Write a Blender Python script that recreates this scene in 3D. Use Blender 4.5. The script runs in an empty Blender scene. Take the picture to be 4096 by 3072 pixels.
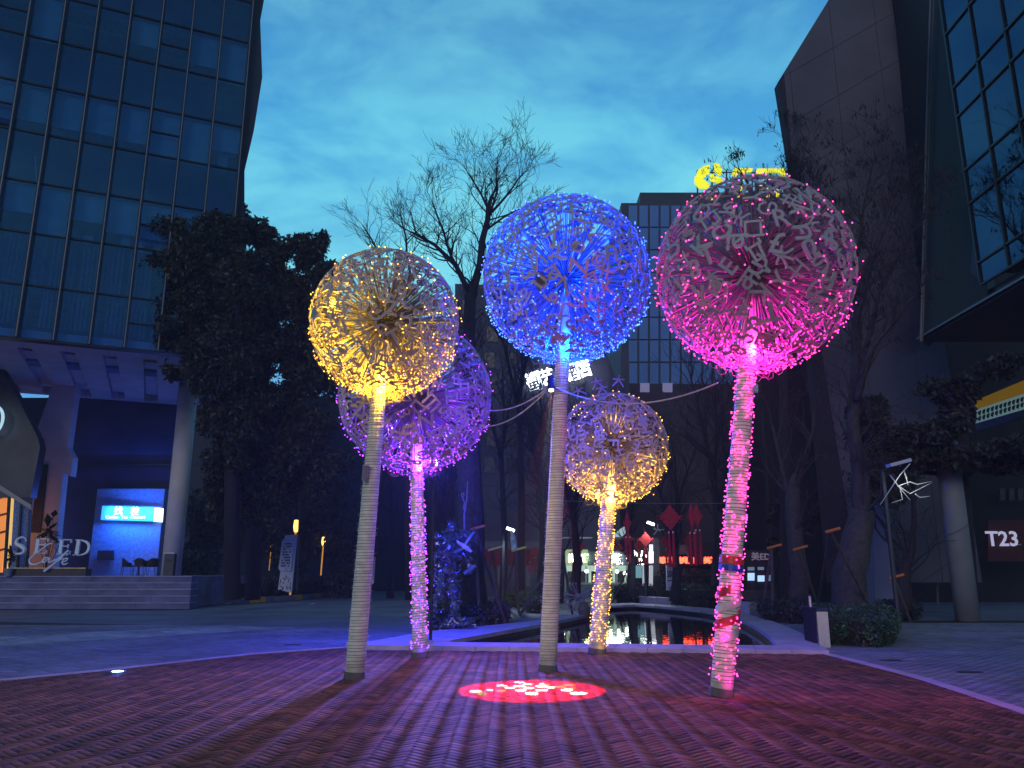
import bpy, bmesh, math, random
import numpy as np
from math import sin, cos, atan, radians, pi
from mathutils import Vector, Matrix, Quaternion
R = random.Random(7)
NR = np.random.RandomState(7)
SC = bpy.context.scene
COL = SC.collection

# ------------------------------------------------------------------ camera
F, CX, CY = 3195.0, 2048.0, 1536.0          # focal length and centre in pixels of the 4096 x 3072 photo
TH, HC = atan(754 / 3195), 1.5
c_, s_ = cos(TH), sin(TH)
cam = bpy.data.cameras.new('camera'); camo = bpy.data.objects.new('camera', cam); COL.objects.link(camo)
camo.location = (0, 0, HC); camo.rotation_euler = (pi / 2 + TH, 0, 0)
cam.sensor_width = 36; cam.lens = F / 4096 * 36; cam.clip_end = 2000; cam.clip_start = .05
SC.camera = camo

def ray(px, py): return Vector((px - CX, F * c_ + (py - CY) * s_, F * s_ - (py - CY) * c_))
def P(px, py, Y):
    d = ray(px, py); return Vector((0, 0, HC)) + d * (Y / d.y)
def G(px, py, z=0):
    d = ray(px, py); return Vector((0, 0, HC)) + d * ((z - HC) / d.z)

# ------------------------------------------------------------------ world: dusk sky
W = bpy.data.worlds.new("World"); SC.world = W; W.use_nodes = True
nt = W.node_tree; nt.nodes.clear()
def nn(t, typ, **kw):
    n = t.nodes.new(typ)
    for k, v in kw.items():
        if hasattr(n, k): setattr(n, k, v)
    return n
out = nn(nt, 'ShaderNodeOutputWorld'); bg = nn(nt, 'ShaderNodeBackground')
sky = nn(nt, 'ShaderNodeTexSky', sky_type='NISHITA', sun_disc=False)
sky.sun_elevation = radians(1.0); sky.sun_rotation = radians(200)
tc = nn(nt, 'ShaderNodeTexCoord'); sep = nn(nt, 'ShaderNodeSeparateXYZ'); nt.links.new(tc.outputs['Generated'], sep.inputs[0])
ramp = nn(nt, 'ShaderNodeValToRGB'); nt.links.new(sep.outputs['Z'], ramp.inputs[0])
cr = ramp.color_ramp
cr.elements[0].position = 0.0; cr.elements[0].color = (.07, .28, .60, 1)
cr.elements[1].position = 1.0; cr.elements[1].color = (.025, .075, .22, 1)
for p_, co in ((.22, (.085, .36, .66)), (.34, (.105, .48, .67)), (.5, (.075, .40, .62)), (.66, (.05, .24, .46)), (.8, (.035, .12, .30))):
    e_ = cr.elements.new(p_); e_.color = (*co, 1)
mp = nn(nt, 'ShaderNodeMapping'); mp.inputs['Scale'].default_value = (1.0, 1.0, 2.4); nt.links.new(tc.outputs['Generated'], mp.inputs[0])
n1 = nn(nt, 'ShaderNodeTexNoise'); n1.inputs['Scale'].default_value = 4.6; n1.inputs['Detail'].default_value = 8; n1.inputs['Roughness'].default_value = .6
n1.inputs['Distortion'].default_value = .35
nt.links.new(mp.outputs[0], n1.inputs['Vector'])
r2 = nn(nt, 'ShaderNodeValToRGB'); r2.color_ramp.elements[0].position = .38; r2.color_ramp.elements[0].color = (.62, .70, .88, 1)
r2.color_ramp.elements[1].position = .62; r2.color_ramp.elements[1].color = (1.55, 1.20, 1.02, 1)
nt.links.new(n1.outputs['Fac'], r2.inputs[0])
mul = nn(nt, 'ShaderNodeMix', data_type='RGBA', blend_type='MULTIPLY'); mul.inputs[0].default_value = 1
nt.links.new(ramp.outputs[0], mul.inputs[6]); nt.links.new(r2.outputs[0], mul.inputs[7])
# the sky behind the camera (away from the last light) is a deeper blue
mr = nn(nt, 'ShaderNodeMapRange'); nt.links.new(sep.outputs['Y'], mr.inputs[0])
mr.inputs[1].default_value = -.6; mr.inputs[2].default_value = .7; mr.inputs[3].default_value = .34; mr.inputs[4].default_value = 1
sc1 = nn(nt, 'ShaderNodeMix', data_type='RGBA', blend_type='MULTIPLY'); sc1.inputs[0].default_value = 1
nt.links.new(mul.outputs[2], sc1.inputs[6]); nt.links.new(mr.outputs[0], sc1.inputs[7])
nis = nn(nt, 'ShaderNodeMix', data_type='RGBA', blend_type='ADD'); nis.inputs[0].default_value = .012
nt.links.new(sc1.outputs[2], nis.inputs[6]); nt.links.new(sky.outputs[0], nis.inputs[7])
nt.links.new(nis.outputs[2], bg.inputs[0]); bg.inputs[1].default_value = 1.38
nt.links.new(bg.outputs[0], out.inputs[0])
# last daylight: one weak, soft sun, also an added front fill
sl = bpy.data.lights.new('sun', 'SUN'); sl.energy = .56; sl.angle = radians(25); sl.color = (1, .95, .95)
so = bpy.data.objects.new('sun', sl); COL.objects.link(so); so.rotation_euler = (radians(72), 0, radians(-14))

SC.view_settings.view_transform = 'Standard'; SC.view_settings.look = 'None'
SC.view_settings.exposure = 0.0; SC.view_settings.gamma = 1; SC.view_settings.use_curve_mapping = False
SC.render.engine = 'CYCLES'
cy = SC.cycles
cy.use_denoising = True; cy.max_bounces = 5; cy.diffuse_bounces = 2; cy.glossy_bounces = 3; cy.transmission_bounces = 4
cy.transparent_max_bounces = 12; cy.volume_bounces = 0; cy.sample_clamp_indirect = 1.5; cy.sample_clamp_direct = 0
cy.caustics_reflective = False; cy.caustics_refractive = False; cy.use_light_tree = True

# ------------------------------------------------------------------ helpers
def tag(o, label=None, cat=None, group=None, kind=None):
    if label: o['label'] = label
    if cat: o['category'] = cat
    if group: o['group'] = group
    if kind: o['kind'] = kind
    return o
def empty(name, loc, label=None, cat=None, group=None, rz=0):
    o = bpy.data.objects.new(name, None); COL.objects.link(o); o.location = loc; o.rotation_euler.z = rz
    o.empty_display_size = .2
    return tag(o, label, cat, group)
MATS = {}
def mat(name, col, rough=.7, metal=0.0, var=.25, scale=6, bump=.0, bscale=40, emit=None, es=0, spec=.5, island=0, coords='Object', sampling=None):
    if name in MATS: return MATS[name]
    m = bpy.data.materials.new(name); m.use_nodes = True; MATS[name] = m
    t = m.node_tree; b = t.nodes['Principled BSDF']
    b.inputs['Roughness'].default_value = rough; b.inputs['Metallic'].default_value = metal
    b.inputs['Specular IOR Level'].default_value = spec
    if emit:
        b.inputs['Base Color'].default_value = (*[x * .3 for x in emit], 1)
        b.inputs['Emission Color'].default_value = (*emit, 1); b.inputs['Emission Strength'].default_value = es
        if sampling: m.cycles.emission_sampling = sampling
        return m
    tcn = nn(t, 'ShaderNodeTexCoord'); no = nn(t, 'ShaderNodeTexNoise'); no.inputs['Scale'].default_value = scale; no.inputs['Detail'].default_value = 5
    if coords == 'World':
        g = nn(t, 'ShaderNodeNewGeometry'); t.links.new(g.outputs['Position'], no.inputs['Vector'])
    else: t.links.new(tcn.outputs['Object'], no.inputs['Vector'])
    mrn = nn(t, 'ShaderNodeMapRange'); t.links.new(no.outputs['Fac'], mrn.inputs[0])
    mrn.inputs[1].default_value = .3; mrn.inputs[2].default_value = .7; mrn.inputs[3].default_value = 1 - var; mrn.inputs[4].default_value = 1 + var
    mx = nn(t, 'ShaderNodeMix', data_type='RGBA', blend_type='MULTIPLY'); mx.inputs[0].default_value = 1
    mx.inputs[6].default_value = (*col, 1); t.links.new(mrn.outputs[0], mx.inputs[7])
    last = mx.outputs[2]
    if island:
        g2 = nn(t, 'ShaderNodeNewGeometry'); oi = nn(t, 'ShaderNodeObjectInfo')
        ad = nn(t, 'ShaderNodeMath', operation='ADD'); t.links.new(g2.outputs['Random Per Island'], ad.inputs[0]); t.links.new(oi.outputs['Random'], ad.inputs[1])
        fr = nn(t, 'ShaderNodeMath', operation='FRACT'); t.links.new(ad.outputs[0], fr.inputs[0])
        m3 = nn(t, 'ShaderNodeMapRange'); t.links.new(fr.outputs[0], m3.inputs[0]); m3.inputs[3].default_value = 1 - island; m3.inputs[4].default_value = 1 + island
        m4 = nn(t, 'ShaderNodeMix', data_type='RGBA', blend_type='MULTIPLY'); m4.inputs[0].default_value = 1
        t.links.new(last, m4.inputs[6]); t.links.new(m3.outputs[0], m4.inputs[7]); last = m4.outputs[2]
    t.links.new(last, b.inputs['Base Color'])
    if bump:
        n2 = nn(t, 'ShaderNodeTexNoise'); n2.inputs['Scale'].default_value = bscale; n2.inputs['Detail'].default_value = 4
        if coords == 'World': t.links.new(g.outputs['Position'], n2.inputs['Vector'])
        else: t.links.new(tcn.outputs['Object'], n2.inputs['Vector'])
        bp = nn(t, 'ShaderNodeBump'); bp.inputs['Strength'].default_value = bump; bp.inputs['Distance'].default_value = .01
        t.links.new(n2.outputs['Fac'], bp.inputs['Height']); t.links.new(bp.outputs[0], b.inputs['Normal'])
    return m

class MB:
    """collects shapes, then links them as one mesh object"""
    def __init__(s): s.v = []; s.f = []
    def add(s, vs, fs):
        k = len(s.v); s.v += [tuple(v) for v in vs]; s.f += [tuple(i + k for i in f) for f in fs]; return s
    def box(s, cx, cy, cz, sx, sy, sz, rz=0, M=None):
        vs = [Vector((x * sx / 2, y * sy / 2, z * sz / 2)) for x in (-1, 1) for y in (-1, 1) for z in (-1, 1)]
        q = Matrix.Rotation(rz, 3, 'Z') if M is None else M
        vs = [q @ v + Vector((cx, cy, cz)) for v in vs]
        return s.add(vs, [(0, 1, 3, 2), (4, 6, 7, 5), (0, 4, 5, 1), (2, 3, 7, 6), (0, 2, 6, 4), (1, 5, 7, 3)])
    def prism(s, pts, off):
        """polygon pts (3-D) extruded by the vector off"""
        n = len(pts); off = Vector(off); vs = [Vector(p) for p in pts] + [Vector(p) + off for p in pts]
        return s.add(vs, [tuple(range(n)), tuple(range(2 * n - 1, n - 1, -1))] + [(i, i + n, (i + 1) % n + n, (i + 1) % n) for i in range(n)])
    def tube(s, pts, rad, sides=6, cap=True):
        pts = [Vector(p) for p in pts]; n = len(pts); k = len(s.v)
        if not hasattr(rad, '__len__'): rad = [rad] * n
        prev = None
        for i, p in enumerate(pts):
            d = (pts[min(i + 1, n - 1)] - pts[max(i - 1, 0)])
            d = d.normalized() if d.length > 1e-9 else Vector((0, 0, 1))
            if prev is None: a = d.orthogonal().normalized()
            else:
                a = prev - d * prev.dot(d); a = a.normalized() if a.length > 1e-6 else d.orthogonal().normalized()
            prev = a; b = d.cross(a)
            for j in range(sides):
                t = 2 * pi * j / sides; q = p + (a * cos(t) + b * sin(t)) * rad[i]; s.v.append((q.x, q.y, q.z))
        for i in range(n - 1):
            for j in range(sides):
                j2 = (j + 1) % sides
                s.f.append((k + i * sides + j, k + i * sides + j2, k + (i + 1) * sides + j2, k + (i + 1) * sides + j))
        if cap:
            s.f.append(tuple(k + j for j in range(sides - 1, -1, -1))); s.f.append(tuple(k + (n - 1) * sides + j for j in range(sides)))
        return s
    def lathe(s, prof, seg=16, o=(0, 0, 0)):
        k = len(s.v); o = Vector(o)
        for r, z in prof:
            for j in range(seg):
                t = 2 * pi * j / seg; s.v.append((o.x + r * cos(t), o.y + r * sin(t), o.z + z))
        for i in range(len(prof) - 1):
            for j in range(seg):
                j2 = (j + 1) % seg; s.f.append((k + i * seg + j, k + i * seg + j2, k + (i + 1) * seg + j2, k + (i + 1) * seg + j))
        s.f.append(tuple(k + j for j in range(seg - 1, -1, -1))); s.f.append(tuple(k + (len(prof) - 1) * seg + j for j in range(seg)))
        return s
    def ico(s, c, r):
        t = (1 + 5 ** .5) / 2; q = r / (1 + t * t) ** .5
        vs = [(-1, t, 0), (1, t, 0), (-1, -t, 0), (1, -t, 0), (0, -1, t), (0, 1, t), (0, -1, -t), (0, 1, -t), (t, 0, -1), (t, 0, 1), (-t, 0, -1), (-t, 0, 1)]
        fs = [(0, 11, 5), (0, 5, 1), (0, 1, 7), (0, 7, 10), (0, 10, 11), (1, 5, 9), (5, 11, 4), (11, 10, 2), (10, 7, 6), (7, 1, 8), (3, 9, 4), (3, 4, 2), (3, 2, 6), (3, 6, 8), (3, 8, 9), (4, 9, 5), (2, 4, 11), (6, 2, 10), (8, 6, 7), (9, 8, 1)]
        return s.add([(c[0] + x * q, c[1] + y * q, c[2] + z * q) for x, y, z in vs], fs)
    def mesh(s, name, m, smooth=False, org=None):
        me = bpy.data.meshes.new(name)
        vs = s.v if org is None else [(a - org[0], b - org[1], c - org[2]) for a, b, c in s.v]
        me.from_pydata(vs, [], s.f); me.materials.append(m)
        if smooth: me.polygons.foreach_set('use_smooth', [True] * len(me.polygons))
        me.update(); return me
    def build(s, name, m, parent=None, smooth=False, label=None, cat=None, group=None, kind=None, org=None):
        """vertices are given in world space; the object sits at its parent's origin (or at org)"""
        if parent is not None:
            o_ = wloc(parent)
            me = s.mesh(name, m, smooth, o_); o = bpy.data.objects.new(name, me); COL.objects.link(o); o.parent = parent
        else:
            if org is None:
                a = np.array(s.v); org = (float((a[:, 0].min() + a[:, 0].max()) / 2), float((a[:, 1].min() + a[:, 1].max()) / 2), float(a[:, 2].min()))
            me = s.mesh(name, m, smooth, org); o = bpy.data.objects.new(name, me); COL.objects.link(o); o.location = org
        return tag(o, label, cat, group, kind)
def wloc(o):
    p = Vector((0, 0, 0))
    while o is not None: p = p + Vector(o.location); o = o.parent
    return p
def place(name, me, parent, loc, rot=None, scale=1.0):
    """an object sharing mesh data; loc in world space"""
    o = bpy.data.objects.new(name, me); COL.objects.link(o)
    if parent is not None: o.parent = parent; o.location = Vector(loc) - wloc(parent)
    else: o.location = loc
    if rot is not None: o.rotation_mode = 'QUATERNION'; o.rotation_quaternion = rot
    if scale != 1.0: o.scale = (scale,) * 3
    return o
def text_mesh(body, m, size=1.0, depth=.01, bold=0.0, res=2, center=True):
    cu = bpy.data.curves.new('t', 'FONT'); cu.body = body; cu.size = size; cu.extrude = depth; cu.offset = bold; cu.resolution_u = res
    if center: cu.align_x = 'CENTER'; cu.align_y = 'CENTER'
    ob = bpy.data.objects.new('t', cu); COL.objects.link(ob)
    me = bpy.data.meshes.new_from_object(ob.evaluated_get(bpy.context.evaluated_depsgraph_get()))
    bpy.data.objects.remove(ob); bpy.data.curves.remove(cu)
    me.materials.clear(); me.materials.append(m); return me
UPRIGHT = Quaternion((1, 0, 0), pi / 2)     # text facing -Y
def facing(rz): return Quaternion((0, 0, 1), rz) @ UPRIGHT

# ------------------------------------------------------------------ materials
brick_m = mat('brick', (.135, .050, .034), .7, var=.5, scale=1.2, bump=.5, spec=.35, bscale=60, island=.62, coords='World')
mortar_m = mat('mortar', (.018, .012, .013), .9)
ground_m = mat('paving_far', (.14, .14, .20), .75, var=.3, scale=.5, bump=.4, bscale=4, coords='World')
stone_m = mat('kerb_stone', (.42, .36, .46), .6, var=.2, scale=2, bump=.2, bscale=30, coords='World')
concrete_m = mat('wall_concrete', (.10, .09, .115), .8, var=.25, scale=.35, bump=.2, bscale=8)
dark_m = mat('dark_metal', (.012, .013, .02), .5, var=.2)
black_m = mat('black', (.004, .004, .006), .8, var=.1)
frame_m = mat('mullion', (.02, .024, .035), .35, metal=.6, var=.1)
cap_m = mat('mullion_cap', (.22, .21, .23), .4, metal=.5, var=.1)
soffit_m = mat('white_plaster', (.58, .56, .62), .8, var=.12, scale=1)
bark_m = mat('bark', (.045, .037, .038), .9, var=.4, scale=8, bump=.8, bscale=14)
bark2_m = mat('bark_dark', (.02, .016, .022), .9, var=.3, scale=8)
leaf_m = mat('leaf', (.018, .023, .013), .55, var=.5, scale=1.5, island=.6)
hedge_m = mat('hedge_leaf', (.03, .07, .03), .5, var=.5, scale=2, island=.6)
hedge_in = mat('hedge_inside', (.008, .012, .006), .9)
metal_m = mat('painted_metal', (.22, .205, .22), .45, metal=.0, var=.15, scale=5)
pole_m = mat('pole_wrap', (.80, .74, .66), .7, var=.18, scale=7, bump=.5, bscale=30)
wire_m = mat('wire', (.20, .18, .17), .5)
pale_wire_m = mat('pale_wire', (.5, .48, .52), .5)
white_m = mat('white_panel', (.52, .54, .62), .5, var=.08)
steel_m = mat('steel', (.62, .6, .66), .22, metal=1, var=.08, scale=20)
scrap_m = mat('scrap_metal', (.22, .22, .26), .32, metal=.85, var=.4, scale=5, bump=.4, bscale=12)
wood_m = mat('wood_stake', (.13, .09, .075), .8, var=.3, scale=5)
orange_m = mat('orange_strap', (.6, .16, .03), .6, var=.1)
red_m = mat('red_fabric', (.42, .012, .015), .7, var=.25, scale=10)
redtrim_m = mat('red_banner', (.20, .01, .015), .8, var=.2)
gold_m = mat('gold', (.8, .5, .2), .4, metal=.7)
bench_m = mat('bench_stone', (.36, .30, .42), .7, var=.15)
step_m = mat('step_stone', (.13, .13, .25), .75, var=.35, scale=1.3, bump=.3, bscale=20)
yellow_m = mat('yellow_paint', (.75, .30, .02), .7, var=.3, scale=8)

# ------------------------------------------------------------------ ground, plaza, pavers, pool
def poly_sheet(name, pts, z, m, label=None, kind='structure', parent=None):
    b = MB(); b.add([(p[0], p[1], z) for p in pts], [tuple(range(len(pts)))])
    o = b.build(name, m, parent, org=(0, 0, 0) if parent is None else None)
    me = o.data; bm = bmesh.new(); bm.from_mesh(me); bmesh.ops.triangulate(bm, faces=bm.faces)
    for f in bm.faces:
        if f.normal.z < 0: f.normal_flip()
    bm.to_mesh(me); bm.free()
    return tag(o, label, None, None, kind)
def inside(poly, x, y):
    r = np.zeros(x.shape, bool); n = len(poly)
    for i in range(n):
        x1, y1 = poly[i][:2]; x2, y2 = poly[(i + 1) % n][:2]
        if y1 == y2: continue
        cnd = ((y1 > y) != (y2 > y)) & (x < (x2 - x1) * (y - y1) / (y2 - y1) + x1); r ^= cnd
    return r
pool_out = [G(1461, 2580), G(1705, 2535), G(2156, 2489), G(2331, 2458), G(2400, 2418), G(2560, 2416), G(2823, 2437), G(2973, 2458), G(3099, 2494), G(3218, 2547), G(3304, 2612)]
pool_in = [G(1800, 2573), G(2156, 2507), G(2345, 2468), G(2440, 2426), G(2560, 2424), G(2800, 2447), G(2930, 2470), G(3030, 2520), G(3085, 2562), G(3112, 2597)]
XF0, XF1 = pool_out[0], pool_out[-1]
yA = 16.55
front = [Vector((-3.2, 16.95, 0)), Vector((5.98, 15.75, 0))]
# plaza edge
pl_left = [G(-900, 2800), G(0, 2722), G(500, 2672), G(1000, 2617), G(1360, 2592)]
pl_right = [G(3310, 2617), G(3500, 2664), G(3700, 2718), G(3900, 2782), G(4096, 2847), G(4700, 3060)]
plaza = [Vector((-16, 2, 0))] + pl_left + [G(1500, 2601), G(2400, 2608)] + pl_right + [Vector((14, 2, 0))]
# keep it simple: the ground has a real hole where the pool is
gm = bmesh.new()
big = [(-900, -60), (900, -60), (900, 1500), (-900, 1500)]
vo = [gm.verts.new((x, y, -.03)) for x, y in big]; vi = [gm.verts.new((p.x, p.y, -.03)) for p in pool_in]
eo = [gm.edges.new((vo[i], vo[(i + 1) % 4])) for i in range(4)]; ei = [gm.edges.new((vi[i], vi[(i + 1) % len(vi)])) for i in range(len(vi))]
bmesh.ops.triangle_fill(gm, use_beauty=True, edges=eo + ei)
for f in gm.faces:
    f.normal_update()
    if f.normal.z < 0: f.normal_flip()
me = bpy.data.meshes.new('ground'); gm.to_mesh(me); gm.free(); me.materials.append(ground_m)
ground = bpy.data.objects.new('ground', me); COL.objects.link(ground); tag(ground, 'dark paved ground reaching back to the buildings', kind='structure')

plaza_o = poly_sheet('plaza', plaza, -.0042, mortar_m, 'red brick plaza in herringbone pattern')
def herringbone(w, n, poly, x0, x1, y0, y1):
    """centres and angles of a herringbone whose zigzag columns run along Y"""
    out_ = []; K = int((y1 - y0) / (w * 2 ** .5)) + 8 * n
    M = int((x1 - x0) / (n * w * 2 ** .5)) + 4
    k = np.arange(-K, K); m_ = np.arange(-M, M)
    kk, mm = np.meshgrid(k, m_)
    res = []
    for (ox, oy, hor) in ((n / 2, .5, 1), (.5, 1 + n / 2, 0)):
        u = (kk + mm * n + ox) * w; v = (kk - mm * n + oy) * w
        X = (u - v) / 2 ** .5 + (x0 + x1) / 2; Y = (u + v) / 2 ** .5 + (y0 + y1) / 2
        sel = inside(poly, X, Y) & (X > x0) & (X < x1) & (Y > y0) & (Y < y1)
        a = pi / 4 if hor else -pi / 4
        res.append(np.stack([X[sel], Y[sel], np.full(sel.sum(), a)], 1))
    return np.concatenate(res)
def brick_batch(cs, L, w, h, jit, ztop):
    """verts/faces for many box bricks (no underside)"""
    n = len(cs); a = cs[:, 2] + NR.uniform(-.012, .012, n); ca, sa = np.cos(a), np.sin(a)
    hz = NR.uniform(-jit, jit, n); tx = NR.uniform(-1, 1, n) * jit * .9; ty = NR.uniform(-1, 1, n) * jit * .9
    V = np.zeros((n, 8, 3))
    for i, (sx, sy, up) in enumerate([(-1, -1, 0), (1, -1, 0), (1, 1, 0), (-1, 1, 0), (-1, -1, 1), (1, -1, 1), (1, 1, 1), (-1, 1, 1)]):
        e = .0 if not up else .0025
        lx, ly = sx * (L / 2 - e), sy * (w / 2 - e)
        V[:, i, 0] = cs[:, 0] + lx * ca - ly * sa; V[:, i, 1] = cs[:, 1] + lx * sa + ly * ca
        V[:, i, 2] = ztop - h if not up else ztop + hz + sx * tx + sy * ty
    Fq = np.array([(4, 5, 6, 7), (0, 1, 5, 4), (1, 2, 6, 5), (2, 3, 7, 6), (3, 0, 4, 7)])
    Fs = (Fq[None] + (np.arange(n) * 8)[:, None, None]).reshape(-1, 4)
    return V.reshape(-1, 3), Fs
def quad_mesh(name, V, Fs, m):
    me = bpy.data.meshes.new(name); me.vertices.add(len(V)); me.vertices.foreach_set('co', np.asarray(V, dtype=np.float32).ravel())
    k = Fs.shape[1]
    me.loops.add(len(Fs) * k); me.loops.foreach_set('vertex_index', Fs.ravel().astype(np.int32))
    me.polygons.add(len(Fs)); me.polygons.foreach_set('loop_start', (np.arange(len(Fs)) * k).astype(np.int32))
    me.update(calc_edges=True); me.materials.append(m); return me
BL, BW = .225, .075
cs = herringbone(BW, 3, plaza, -10.5, 8.5, 6.2, 18)
base_pts = [G(1417, 2715), G(1680, 2630), G(2190, 2685), G(2388, 2615), G(2885, 2785)]
d = ((cs[:, 0] / cs[:, 1]) ** 2)
vis = np.abs(cs[:, 0] / cs[:, 1]) < .70
order = np.argsort(np.where(vis, cs[:, 1] + np.abs(cs[:, 0]) * .12, 99) + np.where(cs[:, 1] < 7.05, 50, 0))
near = order[:300]; rest = order[300:]
V, Fs = brick_batch(np.array([[0, 0, 0.]]), BL - .011, BW - .011, .014, 0, 0)
bme = quad_mesh('brick', V, Fs, brick_m)
for i in near:
    o = bpy.data.objects.new('brick', bme); COL.objects.link(o); o.parent = plaza_o
    o.location = (cs[i, 0], cs[i, 1], R.uniform(-.002, .002)); o.rotation_euler = (R.uniform(-.010, .010), R.uniform(-.006, .006), cs[i, 2] + R.uniform(-.015, .015))
V, Fs = brick_batch(cs[rest], BL - .011, BW - .011, .014, .0010, 0)
o = bpy.data.objects.new('brick_paving', quad_mesh('brick_paving', V, Fs, brick_m)); COL.objects.link(o); o.parent = plaza_o; o['kind'] = 'stuff'

# grey block pavers either side
def paver_mat():
    m = mat('paver', (.165, .17, .24), .6, var=.3, scale=.6, bump=.3, bscale=50, island=.25, coords='World')
    return m
paver_m = paver_mat()
pave_light = mat('paver_light', (.27, .30, .34), .55, var=.35, scale=.8, bump=.3, bscale=50, island=.25, coords='World')
left_area = pl_left + [G(1461, 2583), G(1705, 2538), Vector((-4.2, 23, 0)), Vector((-30, 30, 0)), Vector((-30, 8, 0))]
right_area = [G(3318, 2614)] + pl_right[1:] + [Vector((22, 7, 0)), Vector((22, 27, 0)), Vector((8.8, 27, 0)), G(3099, 2492), G(3218, 2545)]
def grid_pavers(poly, x0, x1, y0, y1, L, w, rot=0):
    cs = []; rows = int((y1 - y0) / w) + 1; cols = int((x1 - x0) / L) + 1
    r, q = np.meshgrid(np.arange(rows), np.arange(cols), indexing='ij')
    X = x0 + (q + .5 * (r % 2)) * L; Y = y0 + r * w
    sel = inside(poly, X, Y) & (np.abs(X) < Y * .70 + 1)
    return np.stack([X[sel], Y[sel], np.zeros(sel.sum())], 1)
lc = grid_pavers(left_area, -20, 0, 8, 24.5, .24, .12)
# a lighter crossing strip runs over the left road
sA, sB = G(0, 2565), G(1360, 2487); t_ = (sB - sA); nrm = Vector((-t_.y, t_.x, 0)).normalized()
dist = (lc[:, 0] - sA.x) * nrm.x + (lc[:, 1] - sA.y) * nrm.y
strip = (np.abs(dist) < 1.3)
rp = poly_sheet('road', [p + Vector((0, 0, 0)) for p in left_area], -.016, mortar_m, 'grey block paved road left of the plaza')
for nm, sel, m in (('paver_blocks', ~strip, paver_m), ('pale_paver_blocks', strip, pave_light)):
    V, Fs = brick_batch(lc[sel], .232, .112, .02, .002, 0.0)
    o = bpy.data.objects.new(nm, quad_mesh(nm, V, Fs, m)); COL.objects.link(o); o.parent = rp; o['kind'] = 'stuff'
pp = poly_sheet('pavement', right_area, -.016, mortar_m, 'grey block pavement right of the plaza')
rc = grid_pavers(right_area, 4, 18, 8, 25.5, .24, .12)
V, Fs = brick_batch(rc, .232, .112, .02, .002, 0.0)
o = bpy.data.objects.new('paver_blocks', quad_mesh('paver_blocks', V, Fs, paver_m)); COL.objects.link(o); o.parent = pp; o['kind'] = 'stuff'

# pale stone edging of the plaza: separate stones
def edging(pts, wid, name, label, seg=.9, h=.012, m=stone_m, stone='edge_stone'):
    root = empty(name, (pts[0].x, pts[0].y, 0), label); root['kind'] = 'structure'
    P_ = [Vector(p) for p in pts]; acc = []
    for a, b in zip(P_, P_[1:]):
        L = (b - a).length; n = max(1, round(L / seg))
        for i in range(n): acc.append((a.lerp(b, i / n), a.lerp(b, (i + 1) / n)))
    for a, b in acc:
        dd = (b - a).normalized(); a2, b2 = a + dd * .005, b - dd * .005
        nv = Vector((-dd.y, dd.x, 0)) * wid / 2
        mb = MB(); mb.prism([a2 - nv + Vector((0, 0, -.02)), b2 - nv + Vector((0, 0, -.02)), b2 + nv + Vector((0, 0, -.02)), a2 + nv + Vector((0, 0, -.02))], (0, 0, .02 + h))
        mb.build(stone, m, root)
    return root
edging(pl_left[:-1] + [G(1380, 2590)], .16, 'plaza_edging', 'narrow pale stone edging between the brick plaza and the left road')
edging(pl_right, .16, 'plaza_edging', 'narrow pale stone edging curving along the right side of the brick plaza')

# pool: coping, walls, water
pool = empty('pool', (2, 20, 0), 'lens shaped dark reflecting pool with pale stone coping behind the light poles'); pool['kind'] = 'structure'
def coping_strip(outer, inner, z, parent, n):
    def resample(pts, n):
        L = [0]
        for a, b in zip(pts, pts[1:]): L.append(L[-1] + (b - a).length)
        res = []
        for i in range(n + 1):
            t = L[-1] * i / n; j = 0
            while j < len(L) - 2 and L[j + 1] < t: j += 1
            res.append(pts[j].lerp(pts[j + 1], (t - L[j]) / max(1e-6, L[j + 1] - L[j])))
        return res
    A, B = resample(outer, n), resample(inner, n)
    for i in range(n):
        g = .03
        a0, a1 = A[i].lerp(A[i + 1], g / 4), A[i].lerp(A[i + 1], 1 - g / 4); b0, b1 = B[i].lerp(B[i + 1], g / 4), B[i].lerp(B[i + 1], 1 - g / 4)
        mb = MB(); mb.prism([Vector((p.x, p.y, -.03)) for p in (a0, a1, b1, b0)], (0, 0, z + .03)); mb.build('coping_stone', stone_m, parent)
coping_strip(pool_out[:4], [pool_in[0], pool_in[1], pool_in[2]], .06, pool, 12)
coping_strip(pool_out[3:8], pool_in[2:7], .06, pool, 10)
coping_strip(pool_out[7:], pool_in[6:], .06, pool, 9)
fa, fb = G(1380, 2592), G(3318, 2617)
ia, ib = G(1461, 2576), G(3290, 2596)
coping_strip([fa, fb], [ia, ib], .062, pool, 14)
b = MB(); n = len(pool_in)
for i in range(n):
    p, q = pool_in[i], pool_in[(i + 1) % n]
    b.add([(p.x, p.y, -.03), (q.x, q.y, -.03), (q.x, q.y, -.8), (p.x, p.y, -.8)], [(0, 1, 2, 3)])
b.build('pool_wall', mat('pool_wall', (.02, .02, .025), .5), pool)
wm = bpy.data.materials.new('water'); wm.use_nodes = True
wb = wm.node_tree.nodes['Principled BSDF']; wb.inputs['Base Color'].default_value = (.004, .005, .008, 1); wb.inputs['Roughness'].default_value = .02
wb.inputs['IOR'].default_value = 1.33; wb.inputs['Specular IOR Level'].default_value = .9
wn = nn(wm.node_tree, 'ShaderNodeTexNoise'); wn.inputs['Scale'].default_value = 3; wg = nn(wm.node_tree, 'ShaderNodeNewGeometry'); wm.node_tree.links.new(wg.outputs['Position'], wn.inputs['Vector'])
wbp = nn(wm.node_tree, 'ShaderNodeBump'); wbp.inputs['Strength'].default_value = .16; wbp.inputs['Distance'].default_value = .02
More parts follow.
